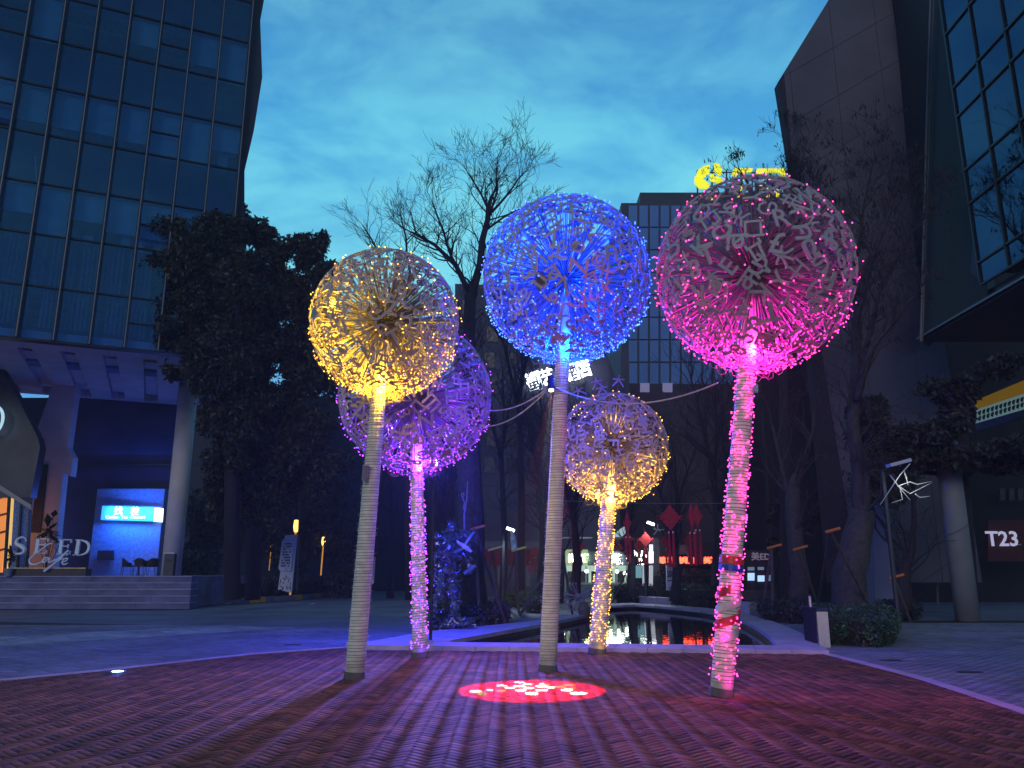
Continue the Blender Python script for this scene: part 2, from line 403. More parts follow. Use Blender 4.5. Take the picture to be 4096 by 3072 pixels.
wm.node_tree.links.new(wn.outputs['Fac'], wbp.inputs['Height']); wm.node_tree.links.new(wbp.outputs[0], wb.inputs['Normal'])
poly_sheet('water', pool_in, -.13, wm, 'still black water of the reflecting pool')

# ------------------------------------------------------------------ left glass building
A = P(0, 1342, 31); PHI = radians(66.5); ex = Vector((sin(PHI), cos(PHI), 0)); nx = Vector((cos(PHI), -sin(PHI), 0))   # nx points to the viewer
Z0, DZ = 10.8, 2.29
def FP(u, z, o=0.0): q = A + ex * u + nx * o; return Vector((q.x, q.y, z))
glassb = empty('glass_office_building', FP(4, 0), 'dark glass office block with close vertical fins overhanging a cafe, at the left', 'building')
U = [8.5 - 1.315 * k for k in range(11)][::-1]
rows = [Z0 + DZ * k for k in range(10)]
def glass_mat(name, tint, refl, ior=1.6, add=.03):
    m = bpy.data.materials.new(name); m.use_nodes = True; t = m.node_tree; t.nodes.clear()
    o = nn(t, 'ShaderNodeOutputMaterial'); tr = nn(t, 'ShaderNodeBsdfTransparent'); tr.inputs[0].default_value = (*tint, 1)
    gl = nn(t, 'ShaderNodeBsdfGlossy'); gl.inputs['Roughness'].default_value = .04; gl.inputs[0].default_value = (*refl, 1)
    fr = nn(t, 'ShaderNodeFresnel'); fr.inputs[0].default_value = ior
    ma = nn(t, 'ShaderNodeMath', operation='ADD'); ma.inputs[1].default_value = add; t.links.new(fr.outputs[0], ma.inputs[0])
    mx = nn(t, 'ShaderNodeMixShader'); t.links.new(ma.outputs[0], mx.inputs[0]); t.links.new(tr.outputs[0], mx.inputs[1]); t.links.new(gl.outputs[0], mx.inputs[2])
    t.links.new(mx.outputs[0], o.inputs[0]); return m
glass_m = glass_mat('tinted_glass', (.55, .72, .90), (.34, .52, .80), 1.35, .11)
blind_m = mat('roller_blind', (.34, .60, .60), .8, var=.1, scale=2)
curtain_m = mat('curtain', (.20, .25, .30), .8, var=.25, scale=6)
slab_m = mat('floor_slab', (.20, .22, .26), .8, var=.2)
inner_m = mat('office_interior', (.13, .20, .38), .9, var=.4, scale=.5)
def fbox(mb, u0, u1, z0, z1, o0, o1):
    pts = [FP(u0, z0, o0), FP(u1, z0, o0), FP(u1, z0, o1), FP(u0, z0, o1)]
    return mb.prism(pts, (0, 0, z1 - z0))
fbox(MB(), U[0], U[-1], Z0, rows[-1] + 3, -5.0, -4.0).build('inner_wall', inner_m, glassb)
RB = random.Random(3)
openings = {(2, 5), (7, 7), (7, 5), (3, 3), (2, 3)}
for i, u in enumerate(U):
    fbox(MB(), u - .06, u + .06, Z0 - .05, rows[-1] + 3, -.10, .38).build('fin', frame_m, glassb)
    fbox(MB(), u - .022, u + .022, Z0 - .04, rows[-1] + 3, .382, .41).build('fin_cap', cap_m, glassb)
for k, z in enumerate(rows + [rows[-1] + DZ]):
    fbox(MB(), U[0], U[-1], z - .035, z + .035, -.06, .06).build('transom', frame_m, glassb)
    if k % 2 == 1:
        fbox(MB(), U[0], U[-1], z - .30, z - .10, -4.0, -.35).build('floor_slab', slab_m, glassb)
        fbox(MB(), U[0], U[-1], z - .98, z - .90, -.52, -.44).build('ceiling_trim', slab_m, glassb)
        # ceiling service trays
        for q in range(3): fbox(MB(), U[0], U[-1], z - .42, z - .34, -1.2 - q * .9, -1.0 - q * .9).build('service_tray', slab_m, glassb)
for i in range(len(U) - 1):
    u0, u1 = U[i] + .036, U[i + 1] - .036
    for k in range(len(rows)):
        z0, z1 = rows[k] + .036, rows[k] + DZ - .036
        mid = (i % 5 == 2)
        if mid and k % 2 == 0:
            zm = (z0 + z1) / 2
            fbox(MB(), u0, u1, zm - .03, zm + .03, -.05, .065).build('transom', frame_m, glassb)
            fbox(MB(), u0, u1, zm + .032, z1, -.012, .0).build('pane', glass_m, glassb)
            if (i + k) % 3 == 0 or (i, k) in openings:   # hopper window pushed open at its foot
                pts = [FP(u0, zm - .05, .01), FP(u1, zm - .05, .01), FP(u1, z0 + .05, .16), FP(u0, z0 + .05, .16)]
                MB().prism(pts, -nx * .03).build('open_sash', glass_m, glassb)
            else: fbox(MB(), u0, u1, z0, zm - .032, -.012, .0).build('pane', glass_m, glassb)
        else:
            fbox(MB(), u0, u1, z0, z1, -.012, .0).build('pane', glass_m, glassb)
        if k % 2 == 0 and k >= 2 and RB.random() < .88:   # blinds hang in the upper half of each storey
            drop = RB.choice([.70, .72, .74, .55, .98]) * (z1 - z0)
            pts = [FP(u0, z1 - drop - .05, -.28), FP(u1, z1 - drop - .05, -.28), FP(u1, z1 - drop - .05, -.26), FP(u0, z1 - drop - .05, -.26)]
            MB().prism(pts, (0, 0, drop)).build('blind', blind_m, glassb)
        if k < 2 and i > 1:
            for q in range(7):
                if RB.random() < .75:
                    uu = u0 + (u1 - u0) * (q + .5) / 7
                    MB().tube([FP(uu, z0, -.3), FP(uu + RB.uniform(-.02, .02), z1, -.3)], .07, 5).build('curtain_fold', curtain_m, glassb)
fbox(MB(), U[-1] - .02, U[-1] + .035, Z0, rows[-1] + 3, -5.0, -.12).build('end_wall', dark_m, glassb)
# cabinets and desks seen through the glass
for (u, z, w, h) in ((3.9, 15.5, .35, .7), (4.6, 15.4, 1.1, .55), (5.6, 15.4, 1.1, .6), (2.4, 15.5, .4, .35), (-.9, 12.9, .5, .3), (7.6, 20.2, .4, 1.6)):
    fbox(MB(), u, u + w, z, z + h, -.95, -.55).build('cabinet', blind_m, glassb)
MB().tube([FP(.65, 16.6, -.2), FP(.25, 19.0, -.2)], .035, 6).build('hanging_tube', white_m, glassb)
# the folded dark flank at the right end of the facade
flank = [(1040, -60), (1058, 0), (1041, 82), (1049, 310), (1016, 520), (978, 683), (978, 861), (975, 1000), (960, 1420), (700, 1430), (900, 1400), (1000, -60)]
fl = [FP(U[-1] + .04, Z0 - .05)]
def onplane(px, py, o=0.0):
    d = ray(px, py); a0 = FP(0, 0, o); t = (a0 - Vector((0, 0, HC))).dot(nx) / d.dot(nx); q = Vector((0, 0, HC)) + d * t
    return q
edge = [onplane(x, y, -.05) for x, y in ((960, 1425), (974, 1100), (978, 861), (978, 683), (1016, 520), (1049, 310), (1041, 82), (1056, 0), (1070, -120))]
fl = [FP(U[-1] + .04, Z0 - .05, -.05)] + edge + [FP(U[-1] + .04, edge[-1].z, -.05)]
MB().prism(fl, -nx * .25).build('flank_panel', mat('flank', (.014, .016, .035), .5, var=.2), glassb)
fbox(MB(), U[0], U[-1] - .1, Z0 + 1, rows[-1] + 3, -14, -5.2).build('core', dark_m, glassb)
# soffit: white tapering bays with dark slots
b = MB(); fbox(b, U[0], U[-1] + .3, Z0 - .12, Z0 - .06, -.1, .32).build('sill_band', frame_m, glassb)
SOFD = 13.0
fbox(MB(), U[0] - 2, U[-1] + .3, Z0 + .45, Z0 + .6, -SOFD, -.2).build('soffit_back', mat('slot_dark', (.05, .04, .06), .9), glassb)
nb = 9
for i in range(nb):
    uc = U[-1] + .3 - (i + .5) * 1.62
    for (o0, o1, w0, w1) in ((-.12, -1.2, 1.60, 1.60), (-1.2, -10.8, 1.08, .95), (-10.8, -11.3, 1.6, 1.6)):
        pts = [FP(uc - w0 / 2, Z0 - .1, o0), FP(uc + w0 / 2, Z0 - .1, o0), FP(uc + w1 / 2, Z0 - .1, o1), FP(uc - w1 / 2, Z0 - .1, o1)]
        MB().prism(pts, (0, 0, .5)).build('soffit_panel', soffit_m, glassb)
    for (o0, o1) in ((-2.6, -10.0),):
        pts = [FP(uc + .54, Z0 + .12, o0), FP(uc + 1.08, Z0 + .12, o0), FP(uc + 1.08, Z0 + .12, o1), FP(uc + .54, Z0 + .12, o1)]
        MB().prism(pts, (0, 0, .2)).build('soffit_inset', soffit_m, glassb)
# entrance: back wall, pier, column
YB = 44.5
bw = P(200, 1610, YB); bw2 = P(760, 1610, YB)
navy_m = mat('navy_wall', (.045, .055, .14), .8, var=.25, scale=.6)
MB().prism([(bw.x - 9, YB, 1.3), (bw2.x, YB, 1.3), (bw2.x, YB, Z0 + .4), (bw.x - 9, YB, Z0 + .4)], (0, .4, 0)).build('entrance_wall', navy_m, glassb)
a1, a2 = P(385, 2000, 43.6), P(655, 2000, 43.6)
MB().prism([(a1.x, 43.6, 1.3), (a2.x, 43.6, 1.3), (a2.x, 43.6, P(0, 1955, 43.6).z), (a1.x, 43.6, P(0, 1955, 43.6).z)], (0, .85, 0)).build('kiosk_wall', mat('kiosk_wall', (.18, .20, .30), .7), glassb)
pier = [P(x, y, 39.5) for x, y in ((222, 1500), (312, 1500), (296, 1600), (270, 1790), (292, 1830), (282, 1905), (252, 1890), (212, 2292), (100, 2292), (140, 1740), (190, 1600))]
MB().prism(pier, (0, .5, 0)).build('slanted_pier', soffit_m, glassb)
MB().prism([P(x, y, 39.4) for x, y in ((155, 1855), (190, 1858), (160, 2130), (120, 2130))], (0, .08, 0)).build('pier_recess', dark_m, glassb)
cb = P(684, 2290, 40); ct = P(731, 1560, 40)
b = MB(); b.tube([(cb.x, 40, 1.3), (cb.x, 40, Z0 + .3)], .46, 20); b.build('round_column', soffit_m, glassb, smooth=False)
for p in glassb.children:
    if p.name.startswith('round_column'): p.data.polygons.foreach_set('use_smooth', [len(f.vertices) == 4 for f in p.data.polygons])
MB().prism([P(x, y, 43.4) for x, y in ((390, 2202), (453, 2202), (453, 2240), (388, 2240))], (0, .1, 0)).build('wall_hatch', dark_m, glassb)
MB().box(P(500, 1860, 44.3).x, 44.3, P(500, 1860, 44.3).z, 12, .12, .1).build('wall_rail', dark_m, glassb)

# cafe shop volume at the far left
cafe = empty('cafe_shopfront', P(40, 2290, 37), 'dark slanted cafe shopfront with warm windows and a pale ring sign at the left edge', 'shop front')
YC = 36.8
cw = [P(x, y, YC) for x, y in ((-320, 1300), (0, 1465), (75, 1600), (152, 1752), (160, 1790), (122, 1990), (-320, 1990))]
MB().prism(cw, (0, .5, 0)).build('clad_wall', mat('cafe_cladding', (.045, .045, .06), .35, var=.4, scale=1.2), cafe)
for x in (-40, 30, 80, 118): MB().prism([P(x, 1990, YC), P(x + 7, 1990, YC), P(x - 12, 2293, YC), P(x - 19, 2293, YC)], (0, .14, 0)).build('door_frame', dark_m, cafe)
MB().prism([P(-320, 1940, YC - .1), P(0, 1940, YC - .1), P(125, 2020, YC - .1), P(125, 2040, YC - .1), P(0, 1962, YC - .1), P(-320, 1962, YC - .1)], (0, .12, 0)).build('canopy_rail', cap_m, cafe)
warm_m = mat('warm_window', (0, 0, 0), emit=(1, .32, .07), es=.75)
amber_m = mat('amber_window', (0, 0, 0), emit=(1, .62, .18), es=.8)
curt_m = mat('silver_curtain', (.35, .45, .75), .25, metal=.4, var=.5, scale=14)
MB().prism([P(x, y, YC + .3) for x, y in ((-320, 1930), (28, 1925), (12, 2290), (-320, 2290))], (0, .1, 0)).build('window', warm_m, cafe)
for k in range(4):
    y = 2000 + k * 70; MB().prism([P(-60, y, YC + .2), P(26, y - 20, YC + .2), P(26, y - 12, YC + .2), P(-60, y + 10, YC + .2)], (0, .05, 0)).build('glazing_bar', mat('red_bar', (.3, .05, .03), .5), cafe)
MB().prism([P(x, y, YC + .3) for x, y in ((32, 1985), (58, 2000), (30, 2290), (8, 2290))], (0, .1, 0)).build('window', amber_m, cafe)
for k in range(9):
    x = 62 + k * 7
    MB().tube([P(x, 1985 + k * 6, YC + .25), P(x - 18, 2290, YC + .25)], .05, 6).build('curtain_fold', curt_m, cafe)
b = MB(); rc_ = P(-22, 1680, YC - .5)
b.tube([rc_ + Vector((.42 * cos(t) * .9, 0, .62 * sin(t))) for t in np.linspace(0, 2 * pi, 28)], .07, 6, cap=False)
b.build('ring_sign', mat('ring_sign', (0, 0, 0), emit=(.45, .75, .9), es=.9), cafe)
bp_ = mat('brass', (.7, .5, .25), .35, metal=.8)
# planter base with SEED Cafe letters
pb = empty('letter_planter', P(180, 2300, 36.6), 'low dark planter with a brass rail carrying the cafe letters beside the shop door', 'planter')
q0, q1 = P(45, 2290, 36.6), P(354, 2290, 36.6)
MB().box((q0.x + q1.x) / 2, 36.6, 1.5, q1.x - q0.x, .5, .32).build('box', mat('planter_dark', (.05, .035, .04), .6), pb)
MB().box((q0.x + q1.x) / 2, 36.34, 1.69, q1.x - q0.x, .03, .03).build('rail', bp_, pb)
lb = empty('cafe_letter_sign', P(200, 2285, 36.4), 'tall pale serif letters SEED with script Cafe laid over them, standing on the planter', 'sign')
let_m = mat('sign_letter', (.75, .82, .95), .4, metal=.0, var=.1)
def LP(px, py, Y=36.35): return P(px, py, Y)
def polyletter(name, polys, m=let_m, parent=lb, Y=36.35, d=.1):
    mb = MB()
    for pl in polys: mb.prism([P(x, y, Y) for x, y in pl], (0, d, 0))
    return mb.build(name, m, parent)
def Lx(k, x, y):            # crop coordinates (0..1000 px, 1900.., scale 2.212) -> photo pixels
    return (x / 2.212, 1900 + y / 2.212)
def quad(a, b_, c, d_): return [Lx(0, *a), Lx(0, *b_), Lx(0, *c), Lx(0, *d_)]
polyletter('letter_e', [quad((325, 560), (352, 560), (330, 692), (303, 692)), quad((318, 558), (430, 562), (428, 570), (317, 566)), quad((424, 562), (432, 562), (424, 592), (417, 592)), quad((345, 612), (395, 614), (394, 622), (344, 620)), quad((396, 600), (403, 600), (396, 636), (389, 636)), quad((292, 686), (408, 688), (406, 696), (291, 694)), quad((405, 664), (414, 664), (408, 696), (400, 696))])
polyletter('letter_e', [quad((530, 568), (558, 568), (540, 702), (512, 702)), quad((520, 566), (634, 570), (632, 578), (519, 574)), quad((626, 572), (634, 572), (628, 602), (621, 602)), quad((550, 624), (598, 626), (597, 634), (549, 632)), quad((598, 610), (605, 610), (600, 648), (593, 648)), quad((498, 696), (616, 698), (614, 706), (497, 704)), quad((612, 672), (620, 672), (614, 706), (606, 706))])
dpts = [(688, 574), (725, 574), (758, 580), (784, 598), (795, 628), (790, 662), (772, 690), (740, 706), (690, 712), (668, 712)]
b = MB(); outp = [LP(*Lx(0, *p)) for p in dpts]
for i in range(1, len(dpts) - 2):
    w0 = 5 + 13 * sin(pi * i / (len(dpts) - 2)); w1 = 5 + 13 * sin(pi * (i + 1) / (len(dpts) - 2))
    cxx, cyy = 715, 643
    def inn(p, w):
        vx, vy = cxx - p[0], cyy - p[1]; l = math.hypot(vx, vy); return (p[0] + vx / l * w, p[1] + vy / l * w)
    qd = [dpts[i], dpts[i + 1], inn(dpts[i + 1], w1 * 1.2), inn(dpts[i], w0 * 1.2)]
    b.prism([LP(*Lx(0, *p)) for p in qd], (0, .1, 0))
for qd in ([(680, 570), (710, 570), (688, 712), (656, 712)], [(668, 570), (730, 572), (728, 580), (667, 578)], [(644, 704), (710, 706), (708, 714), (643, 712)]):
    b.prism([LP(*Lx(0, *p)) for p in qd], (0, .1, 0))
b.build('letter_d', let_m, lb)
def stroke(name, pts, rads, parent=lb, m=let_m, Y=36.2, sides=6):
    # smooth the polyline (Catmull-Rom)
    q = [pts[0]] + list(pts) + [pts[-1]]; w = [rads[0]] + list(rads) + [rads[-1]]; sp = []; sr = []
    for i in range(1, len(q) - 2):
        for t in np.linspace(0, 1, 6, endpoint=False):
            a0, a1, a2, a3 = [np.array(z, float) for z in q[i - 1:i + 3]]
            sp.append(tuple(.5 * ((2 * a1) + (-a0 + a2) * t + (2 * a0 - 5 * a1 + 4 * a2 - a3) * t * t + (-a0 + 3 * a1 - 3 * a2 + a3) * t ** 3))); sr.append(w[i] * (1 - t) + w[i + 1] * t)
    sp.append(tuple(pts[-1])); sr.append(rads[-1])
    return MB().tube([P(*Lx(0, *p), Y) for p in sp], sr, sides).build(name, m, parent)
stroke('letter_s', [(232, 588), (222, 560), (190, 552), (150, 575), (150, 610), (195, 635), (218, 660), (200, 690), (160, 698), (125, 690), (122, 665)], [.03, .03, .05, .06, .09, .10, .09, .07, .05, .04, .03])
stroke('script_letter', [(465, 605), (430, 612), (360, 665), (300, 710), (262, 750), (270, 785), (320, 790), (370, 765), (410, 740)], [.03, .04, .035, .035, .045, .045, .035, .03, .025])
stroke('script_letter', [(430, 735), (395, 732), (375, 760), (390, 775), (425, 745), (440, 735), (428, 770), (450, 768), (490, 745)], [.03] * 9)
stroke('script_letter', [(480, 760), (540, 720), (605, 665), (575, 700), (500, 765), (430, 820), (390, 850), (420, 835), (500, 770), (560, 735)], [.03, .03, .035, .03, .035, .045, .05, .03, .03, .03])
stroke('script_letter', [(545, 775), (590, 755), (595, 738), (565, 745), (548, 775), (565, 792), (600, 780)], [.03] * 7)
stroke('script_letter', [(585, 712), (605, 695)], [.025, .03])

# light box sign
ls = empty('light_box_sign', P(520, 2087, 43.2), 'bright blue cafe light box with white lettering on the entrance wall', 'sign')
YL = 43.2
MB().prism([P(x, y, YL) for x, y in ((409, 2023), (617, 2030), (613, 2085), (403, 2079))], (0, .3, 0)).build('panel', mat('lightbox_blue', (0, 0, 0), emit=(.03, .26, 1.0), es=1.9), ls)
MB().prism([P(x, y, YL - .03) for x, y in ((618, 2031), (643, 2032), (639, 2087), (614, 2085))], (0, .36, 0)).build('end_panel', mat('lightbox_white', (0, 0, 0), emit=(.45, .75, 1), es=4), ls)
MB().prism([P(x, y, YL - .04) for x, y in ((407, 2019), (645, 2027), (645, 2031), (407, 2023))], (0, .36, 0)).build('frame', mat('blue_frame', (.02, .05, .3), .4), ls)
lw = mat('letter_white', (0, 0, 0), emit=(.55, .85, 1.0), es=2.2)
def sign_text(body, px, py, hpx, Y, m, parent, rz=0, name='lettering', bold=0.0, depth=.02, tilt=0.0, sx=1.0):
    me = text_mesh(body, m, size=hpx / F * Y * 1.3, depth=depth, bold=bold * hpx / F * Y)
    o = place(name, me, parent, P(px, py, Y), facing(rz) @ Quaternion((0, 0, 1), tilt)); o.scale.x = sx
    return o
sign_text('找', 474, 2045, 27, YL - .06, lw, ls, bold=.03); sign_text('茬', 539, 2047, 27, YL - .06, lw, ls, bold=.03)
sign_text('Coffee- Tea -Dessert', 502, 2069, 14, YL - .06, lw, ls, bold=.02)
pl = bpy.data.lights.new('light_box_glow', 'AREA'); pl.energy = 800; pl.color = (.02, .16, 1); pl.shape = 'RECTANGLE'; pl.size = 2.6; pl.size_y = .6
po = bpy.data.objects.new('light_box_glow', pl); COL.objects.link(po); po.location = P(520, 2050, YL - .25); po.rotation_euler = (radians(75), 0, 0)
pl2 = bpy.data.lights.new('blue_wall_fill', 'POINT'); pl2.energy = 170; pl2.color = (.03, .12, 1); pl2.shadow_soft_size = .3  # added blue fill, spreads the light box glow over the walls
po = bpy.data.objects.new('blue_wall_fill', pl2); COL.objects.link(po); po.location = P(600, 2030, 41.6)

# chairs and table on the deck
def cafe_chair(px, rz, label):
    q = P(px, 2286, 41.0); r = empty('cafe_chair', (q.x, 41.0, 1.35), label, 'chair', 'dark tub chairs on the cafe deck', rz)
    def lm(mb, name, m):
        me = mb.mesh(name, m); o = bpy.data.objects.new(name, me); COL.objects.link(o); o.parent = r; return o
    lm(MB().box(0, 0, .46, .5, .48, .08), 'seat', dark_m)
    b = MB(); n = 9
    for i in range(n - 1):
        t0, t1 = -.15 * pi + 1.3 * pi * i / (n - 1), -.15 * pi + 1.3 * pi * (i + 1) / (n - 1)
        h0, h1 = .62 + .24 * sin(max(0, min(pi, t0))), .62 + .24 * sin(max(0, min(pi, t1)))
        b.add([(.27 * cos(t0), .25 * sin(t0), .46), (.27 * cos(t1), .25 * sin(t1), .46), (.31 * cos(t1), .3 * sin(t1), h1), (.31 * cos(t0), .3 * sin(t0), h0)], [(0, 1, 2, 3)])
        b.add([(.24 * cos(t0), .22 * sin(t0), .46), (.24 * cos(t1), .22 * sin(t1), .46), (.28 * cos(t1), .27 * sin(t1), h1), (.28 * cos(t0), .27 * sin(t0), h0)], [(3, 2, 1, 0)])
    lm(b, 'backrest', dark_m)
    for x in (-1, 1):
        for y in (-1, 1): lm(MB().tube([(x * .2, y * .2, .44), (x * .26, y * .25, 0)], .015, 5), 'leg', dark_m)
cafe_chair(508, 2.2, 'dark tub chair at the left of the cafe table'); cafe_chair(560, 3.2, 'dark tub chair in front of the middle of the cafe table'); cafe_chair(606, -2.4, 'dark tub chair beside the round column')
tq = P(555, 2286, 41.8); t = empty('cafe_table', (tq.x, 41.8, 1.35), 'small round dark table between the tub chairs', 'table')
for nm, mb in (('table_top', MB().lathe([(.36, .70), (.36, .74)], 16, (tq.x, 41.8, 1.35))), ('pedestal', MB().lathe([(.2, 0), (.04, .05), (.04, .70)], 12, (tq.x, 41.8, 1.35)))): mb.build(nm, dark_m, t)
kq = P(677, 2285, 38.6); k = empty('menu_kiosk', (kq.x, 38.6, 1.35), 'dark upright menu stand with a pale top in front of the round column', 'stand')
MB().box(kq.x, 38.6, 1.35 + .5, .46, .3, 1.0).build('body', mat('kiosk_body', (.03, .035, .06), .5), k); MB().box(kq.x, 38.55, 1.35 + 1.04, .5, .34, .07).build('top', white_m, k)
MB().box(kq.x, 38.43, 1.35 + .7, .28, .02, .1).build('screen', dark_m, k)
# potted plants by the door
def leafy(name, base, h, n, sz, label, pot=None, cat='plant', lm=leaf_m):
    r = empty(name, base, label, cat)
    if pot: MB().lathe([(pot * .7, 0), (pot, pot * 1.6), (pot * .9, pot * 1.6)], 12, base).build('pot', mat('pot_grey', (.2, .2, .28), .6), r)
    z0 = (pot or 0) * 1.6; st = MB(); lf = MB()
    for i in range(n):
        a = R.uniform(0, 2 * pi); top = Vector(base) + Vector((cos(a) * h * .28 * R.random(), sin(a) * h * .28 * R.random(), z0 + h * R.uniform(.45, 1)))
        st.tube([Vector(base) + Vector((0, 0, z0)), Vector(base).lerp(top, .5) + Vector((0, 0, z0 * .5)), top], .012, 4)
        for q in range(3):
            dr = Vector((R.uniform(-1, 1), R.uniform(-1, 1), R.uniform(-.6, .5))).normalized(); sd = dr.cross(Vector((0, 0, 1))).normalized() * sz * .22
            lf.add([top, top + dr * sz * .5 + sd, top + dr * sz, top + dr * sz * .5 - sd], [(0, 1, 2, 3)])
    st.build('stem', bark2_m, r); lf.build('foliage', lm, r)
    return r
q = P(33, 2292, 36.2); leafy('potted_plant', (q.x, 36.2, 1.35), .85, 14, .3, 'small bushy plant in a grey pot beside the warm cafe windows', .2)
q = P(182, 2285, 39.0); leafy('potted_plant', (q.x, 39.0, 1.35), 2.8, 11, .7, 'tall broad leafed plant behind the cafe letters')

# steps, deck, kerb, planted island
deck = empty('entrance_steps', (-22, 35, 0), 'wide pale stone steps and deck leading up to the cafe'); deck['kind'] = 'structure'
xr = P(760, 2400, 35.6).x
for k in range(5):
    y = 34.9 + .36 * k; n = 9; xr = P(760, 2400, y).x
    for j in range(n):
        x0 = -34 + (xr + 34) * j / n + (0.6 if k % 2 else 0); x1 = -34 + (xr + 34) * (j + 1) / n + (.6 if k % 2 and j < n - 1 else 0)
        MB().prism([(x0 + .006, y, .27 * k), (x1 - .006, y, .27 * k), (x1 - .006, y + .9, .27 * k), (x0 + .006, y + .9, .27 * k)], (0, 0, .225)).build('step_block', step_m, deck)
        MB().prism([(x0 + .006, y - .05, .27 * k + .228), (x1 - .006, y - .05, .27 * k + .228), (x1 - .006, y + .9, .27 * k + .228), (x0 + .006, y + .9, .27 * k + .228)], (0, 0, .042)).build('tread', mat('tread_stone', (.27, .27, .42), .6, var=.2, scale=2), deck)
MB().box((-34 + xr) / 2, 41.2, .67, xr + 34, 9.6, 1.33).build('deck_slab', step_m, deck)
kerb_pts = [Vector((-34, 34.2, 0)), G(0, 2436), G(480, 2429), G(760, 2424), G(1000, 2412), G(1180, 2402), G(1290, 2390), G(1350, 2375)]
def arc_kerb(name, pts, h, w, label, m=stone_m, alt=None, seg=1.5):
    r = empty(name, (pts[0].x, pts[0].y, 0), label); r['kind'] = 'structure'; cnt = 0
    for a, b_ in zip(pts, pts[1:]):
        L = (b_ - a).length; n = max(1, round(L / seg))
        for i in range(n):
            p, q = a.lerp(b_, i / n + .004), a.lerp(b_, (i + 1) / n - .004); dd = (q - p).normalized(); nv = Vector((-dd.y, dd.x, 0)) * w
            mm = alt if (alt and cnt % 3 == 1) else m
            MB().prism([p, q, q + nv, p + nv], (0, 0, h)).build('kerb_stone', mm, r)
            if mm is alt: r.children[-1]['label'] = 'yellow painted kerb stone'
            cnt += 1
kerbs_m = mat('kerb_grey', (.16, .15, .22), .7, var=.3, scale=2)
arc_kerb('kerb', kerb_pts, .26, .3, 'grey kerb with yellow painted stones in front of the steps and the planted island', kerbs_m, yellow_m)

def leaf_cloud(name, clumps, n, sz, m, parent, inner=None, seed=1, droop=.2):
    """diamond leaves scattered near the surfaces of ellipsoid clumps"""
    rs = np.random.RandomState(seed); cl = np.array([(c[0], c[1], c[2], c[3], c[4], c[5]) for c in clumps], float)
    w = cl[:, 3] * cl[:, 5] + .01; pick = rs.choice(len(cl), n, p=w / w.sum())
    dv = rs.normal(size=(n, 3)); dv /= np.linalg.norm(dv, axis=1)[:, None]
    rad = rs.uniform(.45, 1.0, n) ** .6 * (1 + .18 * rs.normal(size=n))
    ctr = cl[pick, :3] + dv * cl[pick, 3:6] * rad[:, None]
    ax = dv * .6 + rs.normal(size=(n, 3)) * .7; ax[:, 2] -= droop; ax /= np.linalg.norm(ax, axis=1)[:, None]
    sd = np.cross(ax, rs.normal(size=(n, 3))); sd /= np.linalg.norm(sd, axis=1)[:, None] + 1e-9
    s = sz * rs.uniform(.6, 1.3, n)[:, None]
    V = np.stack([ctr - ax * s * .5, ctr + sd * s * .2, ctr + ax * s * .5, ctr - sd * s * .2], 1).reshape(-1, 3)
    V -= np.array(wloc(parent))
    Fs = (np.array([0, 1, 2, 3])[None] + (np.arange(n) * 4)[:, None])
    me = quad_mesh(name, V, Fs, m); o = bpy.data.objects.new(name, me); COL.objects.link(o); o.parent = parent
    return o
def hedge(poly, h, label, n, sz=.09, seed=1, m=hedge_m, name='hedge'):
    """clipped low hedge over a ground polygon"""
    cen = sum(poly, Vector()) / len(poly); r = empty(name, (cen.x, cen.y, 0), label, 'hedge')
    small = [cen.lerp(p, .9) for p in poly]
    MB().prism([Vector((p.x, p.y, 0)) for p in small], (0, 0, h * .82)).build('stems', hedge_in, r)  # one solid block; its near-black colour stands in for shade inside the hedge
    rs = np.random.RandomState(seed); xs = [p.x for p in poly]; ys = [p.y for p in poly]; C_ = []
    while len(C_) < 110:
        x, y = rs.uniform(min(xs), max(xs)), rs.uniform(min(ys), max(ys))
        if inside(poly, np.array([x]), np.array([y]))[0]:
            rr = rs.uniform(.16, .3); C_.append((x, y, h * .72 + rs.uniform(-.1, .08), rr, rr, h * .34))
    for i in range(60):
        a = rs.randint(len(poly)); t = rs.rand(); p = poly[a].lerp(poly[(a + 1) % len(poly)], t).lerp(cen, .05); C_.append((p.x, p.y, rs.uniform(.15, .7) * h, .16, .16, h * .3))
    leaf_cloud('foliage', C_, n, sz, m, r, seed=seed)
    return r
isl = [G(760, 2420), G(1000, 2408), G(1180, 2399), G(1290, 2388), G(1345, 2374), Vector((-11, 62, 0)), Vector((-17, 60, 0)), Vector((-16.4, 42, 0))]
hd = mat('dark_hedge_leaf', (.018, .022, .022), .6, var=.5, scale=2, island=.5)
hedge([p.lerp(Vector((-13.5, 47, 0)), .04) for p in isl], 1.15, 'dark low shrub bed on the kerbed island beside the steps', 16000, .2, 2, hd, 'shrub_bed')

